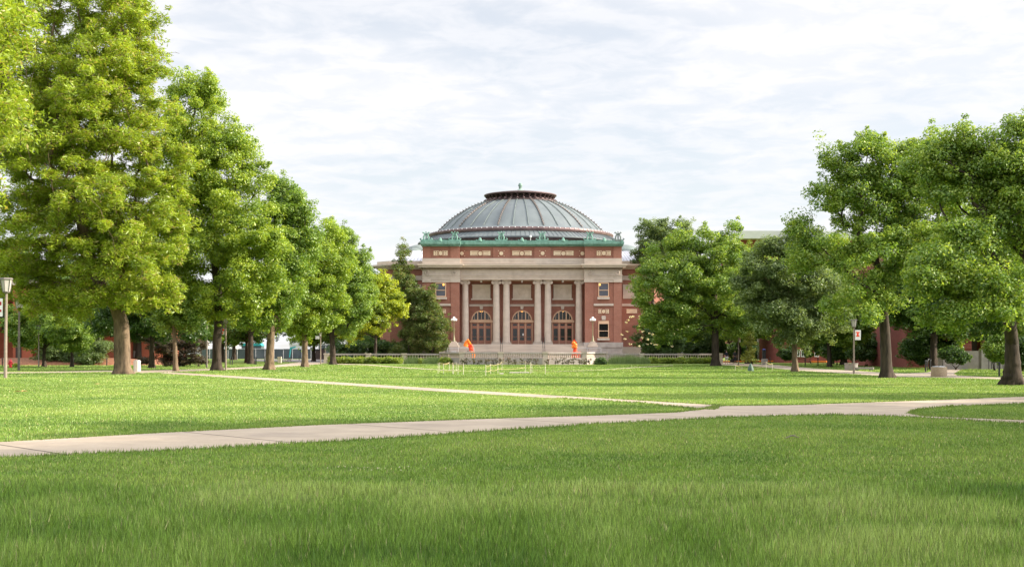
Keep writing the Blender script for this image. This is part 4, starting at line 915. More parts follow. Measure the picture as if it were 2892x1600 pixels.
tree('maple_tree', 'large spreading tree with a stout split trunk beside the lone bollard', (2550, 968),
     [(2500,410,105,75,0),(2440,345,60,30,0),(2560,480,110,130,0),(2400,620,100,70,-1),(2470,720,115,52,-2),(2320,700,82,60,-2),(2340,800,85,34,-2),(2450,790,70,26,-3),(2620,430,120,100,0),(2680,600,130,150,0),(2420,480,100,90,1),(2590,330,70,30,0),(2380,410,80,65,1)],
     'oak2', 640, 145, 0.19, 0.115, 0.37, tpx=[(2550,968),(2549,910),(2546,862)], cr=(0.4, 0.85), seed=16, tipf=0.25, gap=0.33, limb=0.8, shell=0.28)
# nearer trees of the right row, outside the frame, whose shade lies on the near lawn
near = tree('shade_tree', 'full crowned tree of the lawn row just outside the view, shading the path', (1446, 0), [(1446,700,320,260),(1200,820,200,150),(1700,820,200,150),(1446,480,220,180)],
     'oak2', 340, 190, 0.21, 0.125, 0.4, d=60, th=4, cr=(0.7, 1.2), seed=17, disp=False, group='shade trees beside the near lawn')
near.location = (24.0, 44.0, 0); near.scale = (0.82,)*3
for (xx, yy, rz, ss) in ((22.5, 33.5, 1.1, 0.84), (22.5, 24.5, 2.3, 1.16), (22.0, 14.5, 4.0, 1.42), (22.0, 3.5, 0.4, 1.4), (22.0, -8.0, 5.1, 1.4), (31.0, 19.5, 5.0, 1.5), (31.0, 9.0, 3.0, 1.6), (30.0, 28.5, 1.0, 1.15), (34.0, -2.0, 3.0, 1.5)):
    again(near, (xx, yy, 0), rz, near['label'], ss)
# second rows and background trees
back = tree('background_tree', 'x', (1446, 0), [(1446,620,330,260),(1230,740,200,170),(1660,740,210,170),(1446,430,210,150)], 'deep', 300, 120, 0.40, 0.23, 0.32, d=60, th=4, cr=(0.8, 1.3), seed=18, disp=False)
back2 = tree('background_tree', 'x', (1446, 0), [(1446,700,300,220),(1300,800,200,140),(1620,760,200,170),(1480,520,200,140)], 'oak2', 300, 110, 0.40, 0.22, 0.26, d=60, th=3.2, cr=(0.7, 1.2), seed=19, disp=False)
spots = [(back, -49, 150, .9, .95, 'dark spreading tree in front of the orange brick hall behind the hydrant'),
         (back2, -43, 128, 2.0, .62, 'small dark tree forking low beside the mulch bed'),
         (back2, -47.5, 133, .4, .75, 'pale trunked tree beside the dark lamp post near the hydrant'),
         (back, -33, 120, 3.0, .8, 'shaded tree behind the slim pale trunk and the tallest oak'),
         (back2, -42, 190, 4.0, 1.0, 'tree rising over the construction fence behind the middle oak'),
         (back, -36, 178, 5.0, .95, 'dark tree over the teal tarpaulin beyond the paved plaza'),
         (back2, -31, 205, 1.0, 1.0, 'tree over the fence between the dumpster and the lime tree'),
         (back, -60, 225, 2.0, 1.1, 'far dark tree behind the white trailer'),
         (back, -52, 245, 2.6, 1.2, 'far tree closing the view behind the yellow machine'),
         (back, -25, 232, 3.3, 1.0, 'far tree beside the left wing of the domed hall'),
         (back, 33, 190, .5, 1.0, 'dark tree beyond the walkers and the dog'),
         (back, 39, 160, 1.5, .95, 'dark tree behind the grey emergency pillar'),
         (back2, 31, 128, 2.5, .85, 'bushy tree behind the small pale trunked tree'),
         (back, 36, 112, 3.5, .95, 'dark tree behind the round planter and concrete bench'),
         (back2, 43, 145, 4.5, 1.0, 'tree in front of the red brick hall with white windows'),
         (back, 38, 92, 5.5, .9, 'dark tree behind the bicycle racks'),
         (back2, 34, 80, 0.2, .85, 'leafy tree between the bollard and the concrete ramp'),
         (back, 24, 215, 0.9, 1.0, 'dark tree low behind the end of the straight balustrade'),
         (back2, 29, 228, 2.9, 1.1, 'far leafy tree between the balustrade end and the walkers'),
         (back, -62, 165, 1.9, 1.15, 'tall dark tree over the orange brick hall at the edge'),
         (back, -45, 158, 0.9, 1.2, 'tall dark tree over the corner of the orange brick hall'),
         (back, -58, 300, 0.5, 1.5, 'far tree mass above the grey site tents'),
         (back2, -44, 300, 1.5, 1.6, 'far leafy tree above the fence behind the middle oak trunk'),
         (back, -33, 290, 2.5, 1.5, 'far dark tree above the taller fence by the dumpster'),
         (back2, 40, 118, 0.9, 1.1, 'leafy tree filling the gap before the red hall roof'),
         (back2, 48, 165, 2.9, 1.25, 'tall leafy tree in front of the first red brick hall'),
         (back2, 30, 166, 4.4, 1.3, 'leafy tree between the two ash trees in front of the far roof'),
         (back2, 38, 150, 5.4, 1.3, 'leafy tree behind the small pale trunked tree near the red hall'),
         (back2, 29.5, 199, 3.4, 1.15, 'leafy tree seen past the dark trunk at the balustrade end'),
         (back, 54, 210, 0.9, 1.2, 'far dark tree before the pale roofed hall')]
used = set()
for (p, x, y, rz, s, lab) in spots:
    if p.name not in used:
        used.add(p.name); p.location = (x, y, 0); p.rotation_euler = (0, 0, rz); p.scale = (s, s, s); p['label'] = lab
    else: again(p, (x, y, 0), rz, lab, s)
tree('young_tree', 'slim young tree with a straight tan trunk left of the tallest oak', (442, 946.5), [(440,770,40,34),(425,800,32,28),(470,800,36,28),(445,735,30,30)],
     'oak2', 90, 150, 0.24, 0.14, 0.17, th=4.6, cr=(0.5, 0.85), seed=22, bark='bark_pale', d=102)
tree('plaza_tree', 'grey brown trunked tree on the grass before the green construction fence', (630, 908), [(640,760,60,40),(620,800,50,32),(670,790,45,36)],
     'oak2', 120, 120, 0.34, 0.2, 0.36, th=5.0, cr=(0.7, 1.1), seed=23, d=165)
tree('purple_tree', 'low spreading purplish evergreen beside the orange brick hall', (455, 917),
     [(395,850,38,26),(430,870,50,30),(400,905,45,20),(480,865,40,20),(480,905,38,16),(370,895,25,22)], 'purple', 150, 150, 0.30, 0.09, 0.28, d=135, th=1.6, cr=(0.45, 0.9), seed=24, frond=True, droop=0.3, flat=0.4, cat='conifer')
tree('sapling', 'young yellow leaved sapling inside a staked rope square', (1891, 929.2), [(1885,862,14,14),(1888,885,17,16),(1884,902,20,10),(1886,845,8,10)],
     'sapling', 70, 40, 0.16, 0.11, 0.03, d=137, th=1.0, cr=(0.2, 0.38), seed=25, tipf=0.2)
# shrubs
tree('flowering_shrub', 'dark shrub with cream flower clusters at the auditorium corner', (1660, 905), [(1650,830,40,40),(1625,850,28,35),(1690,850,40,35),(1650,875,60,20)],
     'deep', 130, 140, 0.30, 0.17, 0.12, d=182, th=1.0, cr=(0.5, 0.9), seed=26, cat='shrub', tipf=0.0)
rngf = np.random.default_rng(4); Cf = np.stack([X(1640*K, 179) + rngf.normal(0, 2.0, 60), 179 + rngf.uniform(-1.5, 1.0, 60), rngf.uniform(2.2, 6.6, 60)], 1)
fl = [ob for ob in bpy.data.objects if ob.name.startswith('flowering_shrub')][0]
Lf = Cf - np.array(fl.location); v, f, c = leaf_arrays(rngf, Lf, np.full(60, 0.22), 16, 0.16, 0.12, [(0.5, 0.47, 0.33), (0.72, 0.68, 0.5), (0.6, 0.55, 0.4)])
np_mesh('blossom', v, f, None, c, M['leaf'], fl)
def shrub(label, x, y, d, blobs, pal='deep', n=90, per=130, L=0.2, W=0.12, seed=1, cr=(0.35, 0.6), name='shrub', group=None, **k):
    return tree(name, label, (x, y), blobs, pal, n, per, L, W, 0.06, d=d, th=0.3, cr=cr, seed=seed, disp=False, cat='shrub', group=group, **k)
shrub('leafy shrub on the mulch bed in front of the orange brick hall', 170, 1032, 147, [(150,985,50,34),(185,1000,45,26),(120,1005,35,20)], 'grey', 130, 120, .24, .12, 31, (.5, .85))
shrub('arching shrub beside the mulch bed right of the low forking tree', 270, 1030, 146, [(260,985,40,22),(250,1005,45,20),(290,975,28,16)], 'grey', 100, 110, .24, .1, 32, (.4, .8), droop=.4)
shrub('low lime green hosta clump beside the red hydrant', 42, 1036, 129, [(42,1032,9,5)], 'lime', 8, 60, .2, .12, 33, (.2, .3))
shrub('dark shrub mass under the lime tree behind the balustrade', 1010, 1022, 184, [(980,985,45,25),(1030,975,40,30),(1080,985,40,25)], 'deep', 130, 130, .3, .18, 34, (.6, .9))
shrub('dark evergreen shrub between the two conifers and the balustrade', 1130, 1022, 186, [(1130,990,45,20),(1170,985,40,25)], 'deep', 90, 130, .3, .18, 35, (.6, .9))
shrub('dark shrub behind the sitting person in red', 2365, 1025, 150, [(2360,985,35,28),(2395,975,35,30)], 'deep', 110, 120, .26, .15, 36, (.5, .8))
shrub('dark shrub behind the walkers beyond the balustrade', 2110, 1018, 205, [(2090,985,50,30),(2150,975,50,35)], 'deep', 120, 120, .36, .2, 37, (.7, 1.1))
shrub('dark shrub left of the concrete ramp by the racks', 2640, 1030, 118, [(2600,985,50,38),(2660,960,45,45),(2690,1000,30,25)], 'deep', 170, 130, .24, .14, 38, (.5, .8))
shrub('dark shrub below the brick wall behind the forked trunk', 2480, 1026, 135, [(2440,985,45,32),(2500,975,45,38),(2540,995,40,28)], 'deep', 160, 120, .26, .15, 39, (.5, .8))
shrub('glossy rounded bush in front of the concrete stair wall', 2810, 1030, 105, [(2815,980,28,36),(2830,1000,22,20)], 'oak2', 110, 130, .2, .13, 40, (.4, .65))
shrub('bush at the far edge behind the split trunk', 2890, 1035, 100, [(2885,985,25,40),(2900,1010,30,25)], 'deep', 110, 120, .22, .13, 41, (.4, .7))
shrub('dark shrub row under the tree at the balustrade end', 1930, 1020, 195, [(1880,985,50,25),(1950,990,50,24),(2010,985,40,28)], 'deep', 150, 120, .36, .2, 42, (.6, 1.0))
shrub('dark bush before the red hall left of the planter', 2420, 1024, 160, [(2385,1000,30,20),(2430,990,40,28)], 'deep', 100, 120, .28, .16, 43, (.5, .8))
shrub('dark bush before the red hall behind the forked trunk', 2540, 1024, 150, [(2520,990,40,32),(2570,985,35,35)], 'deep', 120, 120, .28, .16, 44, (.5, .8))
shrub('dark low bush under the red hall windows by the pale trunk', 2290, 1018, 172, [(2225,995,22,18),(2300,985,28,26)], 'deep', 80, 110, .3, .17, 45, (.5, .8))
shrub('dark bush in front of the pale concrete stair wall by the racks', 2700, 1030, 109, [(2690,1000,28,22),(2715,1010,20,12)], 'deep', 60, 110, .22, .13, 46, (.35, .55))
# ---------------------------------------------------------------- planting along the terrace
def hedge(label, x0, x1, y0, y1, d, n, seed):
    rt = thing('hedge', label, 'hedge', (X((x0+x1)/2, d), d, 0)); rng = np.random.default_rng(seed)
    xa, xb, zt = X(x0, d), X(x1, d), Z(y0, d)
    C = np.stack([rng.uniform(xa, xb, n), d + rng.uniform(-1.0, 0.9, n), rng.uniform(0.1, zt-0.16, n)], 1)
    bump_ = 0.10*np.sin((C[:, 0]-xa)*2*math.pi/1.75); C[:, 2] *= 0.9 + bump_
    v, f, c = leaf_arrays(rng, C - np.array(rt.location), rng.uniform(0.22, 0.34, n), 70, 0.11, 0.075, PAL['hedge'], 0.8, 0.5)
    v[:, 2] = np.maximum(v[:, 2], 0.02); np_mesh('foliage', v, f, None, c, M['leaf'], rt)
    m = MB()
    for k in range(int((xb-xa)/0.8)): xx = xa + 0.4 + k*0.8; m.tube([(xx, d, 0), (xx+0.05, d, 0.35), (xx-0.1, d, zt-0.4)], [0.05, 0.035, 0.02], 5)
    part(m, 'stem', 'bark', rt)
hedge('long clipped hedge in front of the balustrade beside the dark trunked oak', 928, 1136, 1004.5, 1024, 165.5, 520, 1)
hedge('long clipped hedge in front of the balustrade beside the walkers', 1834, 2012, 1007, 1026, 165.5, 460, 2)
def ball_shrub(label, x, d, rx, h, seed):
    rng = np.random.default_rng(seed); n = 60; u = unit(rng.standard_normal((n, 3))); u[:, 2] = np.abs(u[:, 2])
    rt = thing('round_shrub', label, 'shrub', (X(x, d), d, 0))
    C = u*np.array([rx-0.25, rx-0.3, h-0.3])*(rng.random(n)**0.4)[:, None] + np.array([0, 0, 0.12])
    v, f, c = leaf_arrays(rng, C, rng.uniform(0.25, 0.36, n), 90, 0.11, 0.075, PAL['hedge'] if seed != 3 else PAL['deep'], 0.8, 0.5); v[:, 2] = np.maximum(v[:, 2], 0.02)
    np_mesh('foliage', v, f, None, c, M['leaf'], rt); MB().tube([(0, 0, 0), (0.05, 0, h*0.6)], [0.06, 0.03], 6).build('stem', M['bark'], rt)
ball_shrub('rounded clipped shrub between grass clumps near the left pedestal', 1258, 160, 1.05, 0.95, 1)
ball_shrub('small clipped shrub between two feathery grass clumps', 1188, 163, 0.55, 0.8, 2)
ball_shrub('dark rounded shrub at the end of the bowed balustrade', 1697, 154.5, 1.0, 0.95, 3)
def tuft(label, x, d, rx, h, n, seed, name='ornamental_grass'):
    rng = np.random.default_rng(seed); r = rx*np.sqrt(rng.random(n)); a_ = rng.random(n)*6.28
    bx_, by_ = r*np.cos(a_), 0.6*r*np.sin(a_); hh = h*(0.6+0.5*rng.random(n))*(1-0.35*(r/rx)**2); la = rng.random(n)*6.28; ln = hh*0.45*rng.random(n); wd = 0.035
    V = np.empty((n, 3, 3), np.float32); V[:,0] = np.stack([bx_-wd/2, by_, 0*r], 1); V[:,1] = np.stack([bx_+wd/2, by_, 0*r], 1); V[:,2] = np.stack([bx_+np.cos(la)*ln, by_+np.sin(la)*ln, hh], 1)
    c = np.array([0.12, 0.19, 0.06]) + np.array([0.13, 0.13, 0.07])*rng.random((n, 1))
    o = np_mesh(name, V.reshape(-1, 3), None, np.arange(3*n).reshape(-1, 3), np.repeat(c, 3, axis=0), M['grass']); o.location = (X(x, d), d, 0); tag(o, label, 'plant')
tuft('feathery grass clump between the hedge pier and the small clipped shrub', 1163, 163, 1.0, 1.15, 700, 1)
tuft('feathery grass clump between two clipped shrubs left of the bowed balustrade', 1222, 162, 1.3, 1.15, 900, 2)
tuft('feathery grass clump beside the dark rounded shrub', 1742, 160, 1.1, 1.25, 800, 3)
tuft('tallest feathery grass clump before the straight balustrade', 1779, 161, 1.2, 1.35, 900, 4)
tuft('feathery grass clump at the end of the hedge near the walkers', 1815, 162, 0.9, 1.15, 700, 5)
roses = [1306, 1318, 1338, 1354, 1374, 1394, 1411, 1435, 1455, 1474, 1492, 1514, 1549, 1569, 1590, 1605, 1620, 1637, 1650, 1664]
for i, xq in enumerate(roses):
    rng = np.random.default_rng(50+i); d = 153.6 + 0.0*i; h = 0.55 + 0.35*rng.random(); rt = thing('rose_bush', 'small sparse rose bush growing along the plinth of the bowed balustrade', 'rose bush', (X(xq, d), d, 0), group='rose bushes along the balustrade plinth')
    n = 9; C = np.stack([rng.normal(0, 0.2, n), rng.normal(0, 0.12, n), rng.uniform(0.15, h, n)], 1)
    v, f, c = leaf_arrays(rng, C, np.full(n, 0.16), 26, 0.1, 0.06, [(0.05, 0.06, 0.025), (0.13, 0.13, 0.06), (0.36, 0.12, 0.12)], tipf=0.08); v[:, 2] = np.maximum(v[:, 2], 0.02)
    np_mesh('foliage', v, f, None, c, M['leaf'], rt)
    m = MB()
    for k in range(4): m.tube([(0, 0, 0), (rng.normal(0, .12), rng.normal(0, .08), h*0.6), (rng.normal(0, .25), rng.normal(0, .1), h)], [0.018, 0.014, 0.008], 4)
    m.build('stem', M['bark'], rt)
# ---------------------------------------------------------------- staked rope squares on the lawn
def stakes(lst, where, grp, ropes, rlab, mat='pale'):
    tops = []
    for (xq, yt, yb) in lst:
        x, d = G(xq, yb); h = Z(yt, d); o = MB().tube([(0, 0, 0), (0.008, 0, h*0.5), (0, 0, h)], 0.014, 6).build('stake', M[mat]); o.location = (x, d, 0)
        tag(o, where, 'stake', grp); tops.append((x, d, h))
    for (seq, lv), lab in zip(ropes, rlab):
        m = MB()
        for a_, b_ in zip(seq[:-1], seq[1:]):
            A, Bq = tops[a_], tops[b_]; pts = []
            for k in range(9):
                t = k/8; pts.append((A[0]+(Bq[0]-A[0])*t, A[1]+(Bq[1]-A[1])*t, (A[2]*(1-t)+Bq[2]*t)*lv - 0.45*0.32*t*(1-t)*4*0.5))
            m.tube(pts, 0.013, 5)
        tag(m.build('rope', M['rope']), lab, 'rope')
q = lambda x: 1220 + x/8.05
qy = lambda y: 920 + y/8.05
stakes([(q(137), qy(838), qy(1075)), (q(168), qy(825), qy(1050)), (q(262), qy(855), qy(1095)), (q(392), qy(815), qy(1020)), (q(470), qy(828), qy(1085)), (q(490), qy(865), qy(1095)), (q(548), qy(820), qy(1050)), (q(590), qy(865), qy(1110)), (q(712), qy(855), qy(1112))],
       'thin white stake of the smaller roped square in front of the conifer', 'stakes of the smaller roped square', [([0, 2, 3, 1, 6, 8, 7, 5, 4], 0.93), ([0, 2, 5, 7, 8], 0.42)],
       ['upper sagging yellow rope of the smaller staked square', 'lower sagging yellow rope of the smaller staked square'])
stakes([(q(1222), qy(875), qy(1120)), (q(1333), qy(855), qy(1105)), (q(1497), qy(840), qy(1078)), (q(1590), qy(790), qy(1020)), (q(2120), qy(785), qy(1052)), (q(2240), qy(810), qy(1085)), (q(2270), qy(850), qy(1068)), (q(2575), qy(850), qy(1100))],
       'thin white stake of the wider roped square in front of the steps', 'stakes of the wider roped square', [([0, 1, 2, 3, 4, 5, 6, 7], 0.9), ([0, 1, 2, 4, 6, 7], 0.42)],
       ['upper sagging yellow rope of the wider staked square', 'lower sagging yellow rope of the wider staked square'])
p4 = lambda x: 2000 + x/7.156
p4y = lambda y: 900 + y/7.156
stakes([(p4(548), p4y(930), p4y(1042)), (p4(683), p4y(945), p4y(1030)), (p4(1170), p4y(860), p4y(1045)), (p4(1297), p4y(900), p4y(1036))],
       'pale green stake around the yellow leaved sapling', 'stakes around the sapling', [([0, 1, 3, 2, 0], 0.95), ([0, 2], 0.4)], ['upper rope around the yellow leaved sapling', 'lower rope in front of the yellow leaved sapling'])
x, d = G(p4(858), p4y(1056)); o = MB().lathe([(0.24, 0), (0.22, 0.25), (0.1, 0.5), (0.04, 0.6)], (0, 0, 0), 10).build('watering_bag', M['bag'], smooth=True); o.location = (x, d, 0); tag(o, 'green watering bag slumped around the base of the sapling', 'bag')
for i, (a0, a1, yy) in enumerate(((1439, 1494, 1053.2), (1411, 1422, 1056.5))):
    x0, d = G(a0, yy); x1, _ = G(a1, yy); o = MB().box(0, x1-x0, -0.25, 0.25, 0.0, 0.09).build('board', M['pale']); o.location = (x0, d, 0)
    tag(o, ('long pale board lying in the wider roped square', 'short pale board lying left of the long one')[i], 'board')
# ---------------------------------------------------------------- orange sculptures behind the balustrade
d = 172.0; s = d/FPX
def sx(x): return X(x, d)
rt = thing('sculpture', 'orange and red blown form sculpture with a tilted yellow cone near the conifer', 'sculpture', (sx(1330), d, 0.5))
m = MB().tube([(sx(1316.5), d, Z(978, d)), (sx(1319), d, Z(966, d)), (sx(1321.5), d, Z(956.5, d))], [0.36, 0.24, 0.06], 14)
m.tube([(sx(1311), d, Z(974, d)), (sx(1316), d-.2, Z(964, d)), (sx(1322), d-.25, Z(959, d)), (sx(1326), d-.2, Z(966, d)), (sx(1329), d, Z(972, d))], 0.12, 8)
m.box(sx(1311.5), sx(1320), d-0.2, d+0.2, Z(978, d), Z(973.5, d)); part(m, 'cone', 'orange', rt, True)
m = MB()
for (a_, b_, r) in ((1323, 976, .2), (1327, 978, .22), (1331, 975.5, .2), (1329, 983, .23), (1333, 986, .22), (1328, 988, .2), (1332, 979, .2), (1326, 973, .16)): m.ball((sx(a_), d + 0.1*math.sin(a_), Z(b_, d)), r, 12)
part(m, 'lobe', 'redor', rt, True)
m = MB().tube([(sx(1333), d, Z(987, d)), (sx(1331), d, Z(992, d)), (sx(1335), d, Z(997, d)), (sx(1332), d, Z(1003, d)), (sx(1334), d, Z(1012.5, d))], 0.1, 8).tube([(sx(1338), d, Z(992, d)), (sx(1340), d, Z(1000, d)), (sx(1339), d, Z(1012.5, d))], 0.08, 8); part(m, 'leg', 'orange', rt, True)
part(MB().lathe([(0.34, 0), (0.36, 0.06), (0.3, 0.1)], (sx(1326), d, Z(991, d)), 16), 'base_disc', 'lampf', rt, True)
rt = thing('sculpture', 'red orange sculpture like a pointed house on a lobed column beside the shaded lamp', 'sculpture', (sx(1622), d, 0.5))
m = MB().prism([(sx(1613), Z(972, d)), (sx(1621), Z(957, d)), (sx(1629), Z(966, d)), (sx(1628.5), Z(980, d)), (sx(1616), Z(981, d)), (sx(1616.5), Z(973, d))], d-0.3, d+0.3); part(m, 'pointed_head', 'redor', rt)
m = MB()
for (a_, b_, r) in ((1620, 968, .25), (1624, 973, .27), (1621, 977, .26), (1626, 980, .2), (1618, 979, .2)): m.ball((sx(a_), d-0.22, Z(b_, d)), r, 12)
part(m, 'lobe', 'orange', rt, True)
m = MB().tube([(sx(1623), d, Z(1012.5, d)), (sx(1623.5), d, Z(1000, d)), (sx(1624), d, Z(990, d)), (sx(1624), d, Z(980, d))], [0.5, 0.36, 0.26, 0.2], 12); part(m, 'column', 'redor', rt, True)
m = MB()
for k in range(9): m.tube([(sx(1617+k*3.6), d+0.8, 0.5), (sx(1617+k*3.6), d+0.8, Z(994, d))], 0.05, 5)
m.tube([(sx(1617), d+0.8, Z(994.5, d)), (sx(1646), d+0.8, Z(994.5, d))], 0.07, 6).tube([(sx(1617), d+0.8, Z(1005, d)), (sx(1646), d+0.8, Z(1005, d))], 0.05, 6)
tag(part(m, 'safety_barrier', 'redor', None), 'low red orange slatted barrier beside the pointed sculpture', 'barrier')
# ---------------------------------------------------------------- lamp posts, banners
def lamp_post(name, label, xq, yb, h, dark=False, shift=0.0, group=None, bend=0.0):
    x, d = G(xq, yb); rt = thing(name, label, 'street lamp', (x, d, 0))
    pm, lh = M['post_shade' if dark else 'post'], 0.86*h/5.7; k = h/5.7
    MB().tube([(0, 0, 0), (bend*0.4, 0, (h-lh)*0.5), (bend, 0, h-lh)], [0.105*k, 0.09*k, 0.07*k], 8).build('pole', pm, rt, smooth=True)
    b = h-lh; r0, r1 = 0.21*k, 0.32*k
    pts = lambda r, z: [(bend+r*math.cos(math.pi/6+i*math.pi/3), r*math.sin(math.pi/6+i*math.pi/3), z) for i in range(6)]
    m = MB(); m.lathe([(0.08*k, b-0.06*k), (r0*0.9, b), (r0, b+0.07*k)], (bend, 0, 0), 12)
    lo, hi = pts(r0, b+0.06*k), pts(r1, b+lh*0.86)
    for i in range(6): m.tube([lo[i], hi[i]], 0.018*k, 5)
    m.add(pts(r1*1.18, b+lh*0.87)+pts(r1*1.05, b+lh*0.97), [(0,1,7,6),(1,2,8,7),(2,3,9,8),(3,4,10,9),(4,5,11,10),(5,0,6,11),(6,7,8,9,10,11),(5,4,3,2,1,0)])
    m.build('lantern_frame', M['lampf'], rt)
    MB().add(pts(r0*0.93, b+0.07*k)+pts(r1*0.94, b+lh*0.86), [(0,1,7,6),(1,2,8,7),(2,3,9,8),(3,4,10,9),(4,5,11,10),(5,0,6,11),(6,7,8,9,10,11),(5,4,3,2,1,0)]).build('lantern_glass', M['lampg'], rt)
    return rt
lamp_post('lamp_post', 'nearest tan lamp post with a pale lantern at the lawn edge', 15, 1067.7, 5.72, bend=0.06)
lamp_post('lamp_post', 'dark shaded lamp post behind the nearest tan one, close to the hydrant', 53, 1047.3, 5.7, dark=True, bend=0.03)
lamp_post('lamp_post', 'dark thin lamp post standing left of the person behind the trunk', 584, 1038.5, 4.9, dark=True)
lamp_post('lamp_post', 'sunlit tan lamp post with a red banner beside the tallest oak', 637.6, 1045, 4.5)
lamp_post('lamp_post', 'thin tan lamp post with a small square sign near the dumpster', 905.5, 1027, 4.0)
lamp_post('lamp_post', 'slim lamp post with a faded banner beside the dog walkers', 2085.5, 1032.5, 3.85)
lamp_post('lamp_post', 'lamp post with a white banner bearing an orange block letter', 2411.5, 1054.6, 3.75)
lamp_post('lamp_post', 'dark lamp post behind the yellow leaved sapling', 2141, 1023, 3.4, dark=True)
lamp_post('lamp_post', 'grey lamp post with a flared foot beside the pale trunk near the mulch', 109.5, 1035.5, 4.2)
def banner(label, x0, x1, y0, y1, xp, yb, fn):
    _, d = G(xp, yb); d -= 0.03; xa, xb, za, zb = X(x0, d), X(x1, d), Z(y1, d), Z(y0, d)
    rt = thing('banner', label, 'banner', (xa, d, za)); part(MB().box(xa, xb, d-0.012, d+0.012, za, zb), 'cloth', 'white', rt)
    fn(rt, xa, xb, za, zb, d); xm = X(xp, d)
    part(MB().tube([(xm, d, zb+0.01), (xb if x1 > xp else xa, d, zb+0.01)], 0.018, 6).tube([(xm, d, za-0.01), (xb if x1 > xp else xa, d, za-0.01)], 0.018, 6), 'arm', 'black', rt)
def block_i(rt, xa, xb, za, zb, d):
    w_, h_ = xb-xa, zb-za; cx_, cz_ = xa+w_*0.46, za+h_*0.58; a_, b_ = w_*0.30, h_*0.23; m = MB()
    m.box(cx_-a_, cx_+a_, d-0.02, d-0.013, cz_+b_*0.55, cz_+b_).box(cx_-a_, cx_+a_, d-0.02, d-0.013, cz_-b_, cz_-b_*0.55).box(cx_-a_*0.5, cx_+a_*0.5, d-0.0205, d-0.0135, cz_-b_*0.55, cz_+b_*0.55); part(m, 'letter', 'redor', rt)
def red_bars(rt, xa, xb, za, zb, d):
    w_, h_ = xb-xa, zb-za; part(MB().box(xa+w_*0.2, xa+w_*0.78, d-0.02, d-0.013, za+h_*0.62, za+h_*0.82).box(xa+w_*0.2, xa+w_*0.78, d-0.02, d-0.013, za+h_*0.25, za+h_*0.38), 'emblem', 'red', rt)
def orange_top(rt, xa, xb, za, zb, d): part(MB().box(xa, xb, d-0.02, d-0.013, za+(zb-za)*0.35, za+(zb-za)*0.92), 'emblem', 'faded', rt)
def red_main(rt, xa, xb, za, zb, d): part(MB().box(xa+.02, xb-.02, d-0.02, d-0.013, za+(zb-za)*0.5, zb-.05).box(xa+.02, xb-.1, d-0.02, d-0.013, za+.05, za+(zb-za)*0.35), 'emblem', 'redor', rt)
M['faded'] = plain('faded_orange_cloth', (0.62, 0.36, 0.26), 0.9)
banner('white banner with an orange block letter on the lamp post by the forked tree', 2415, 2431, 931, 959.5, 2411.5, 1054.6, block_i)
banner('grey banner with dark red marks on the nearest tan lamp post', -7, 7.5, 842, 893, 15, 1067.7, red_bars)
banner('faded orange banner on the slim lamp post beside the dog walkers', 2087, 2092, 947, 966, 2085.5, 1032.5, orange_top)
banner('red banner half hidden by leaves on the sunlit tan post', 620, 634, 926, 944, 637.6, 1045, red_main)
_, d = G(905.5, 1027); d -= 0.05
o = part(MB().box(X(891, d), X(902, d), d-.02, d+.02, Z(957, d), Z(948, d)).box(X(892, d), X(901, d), d-.03, d-.02, Z(956, d), Z(949, d)), 'square_sign', 'white', None); tag(o, 'small blank white square sign on the thin post by the dumpster', 'sign')
x, d = G(p4(1290), 1022); rt = thing('post_sign', 'narrow white sign on a thin grey post beyond the sapling', 'sign', (x, d, 0)); h = Z(986, d)
MB().tube([(0, 0, 0), (0, 0, h)], 0.035, 6).build('pole', M['steel'], rt); MB().box(-0.09, 0.09, -0.03, -0.015, h-0.4, h+0.05).box(-0.07, 0.07, -0.035, -0.03, h-0.36, h+0.0).build('panel', M['white'], rt)
# ---------------------------------------------------------------- bollards, bins, benches, racks, hydrant
BOL = [(6.5,1034),(207,1034),(301.7,1032.6),(396,1032),(485,1030),(569,1030),(580,1030),(650,1030),(656,1029.5),(720,1028),(723.5,1028),(747,1022.5),(795,1018),(845,1017),(873,1013.5),(2174.7,1028),(2181.7,1020),(2194,1022),(2216,1022.5),(2261,1018),(2274,1033.5),(2310,1033),(2346,1033),(2462,1031.5),(2550,1028)]
pb0 = None
for i, (xq, yq) in enumerate(BOL):
    x, d = G(xq, yq); lab = 'slim black bollard post on the grass beyond the far path'
    if pb0 is None:
        pb0 = thing('bollard', lab, 'bollard', (x, d, 0), group='slim black bollards beyond the paths')
        MB().lathe([(0.07, 0), (0.065, 0.04), (0.055, 0.06), (0.055, 0.78), (0.06, 0.80)], (0, 0, 0), 10).build('post', M['black'], pb0); MB().lathe([(0.062, 0.80), (0.065, 0.83), (0.04, 0.88), (0.001, 0.89)], (0, 0, 0), 10).build('cap', M['black'], pb0)
    else: again(pb0, (x, d, 0), 0, lab)
o = again(pb0, (*G(2822, 1063), 0), 0, 'lone black bollard on the sunlit grass beside the stout split trunk'); del o['group']
o = again(pb0, (*G(2614, 1050), 0), 0, 'black bollard at the front end of the bicycle racks'); del o['group']
rk = None
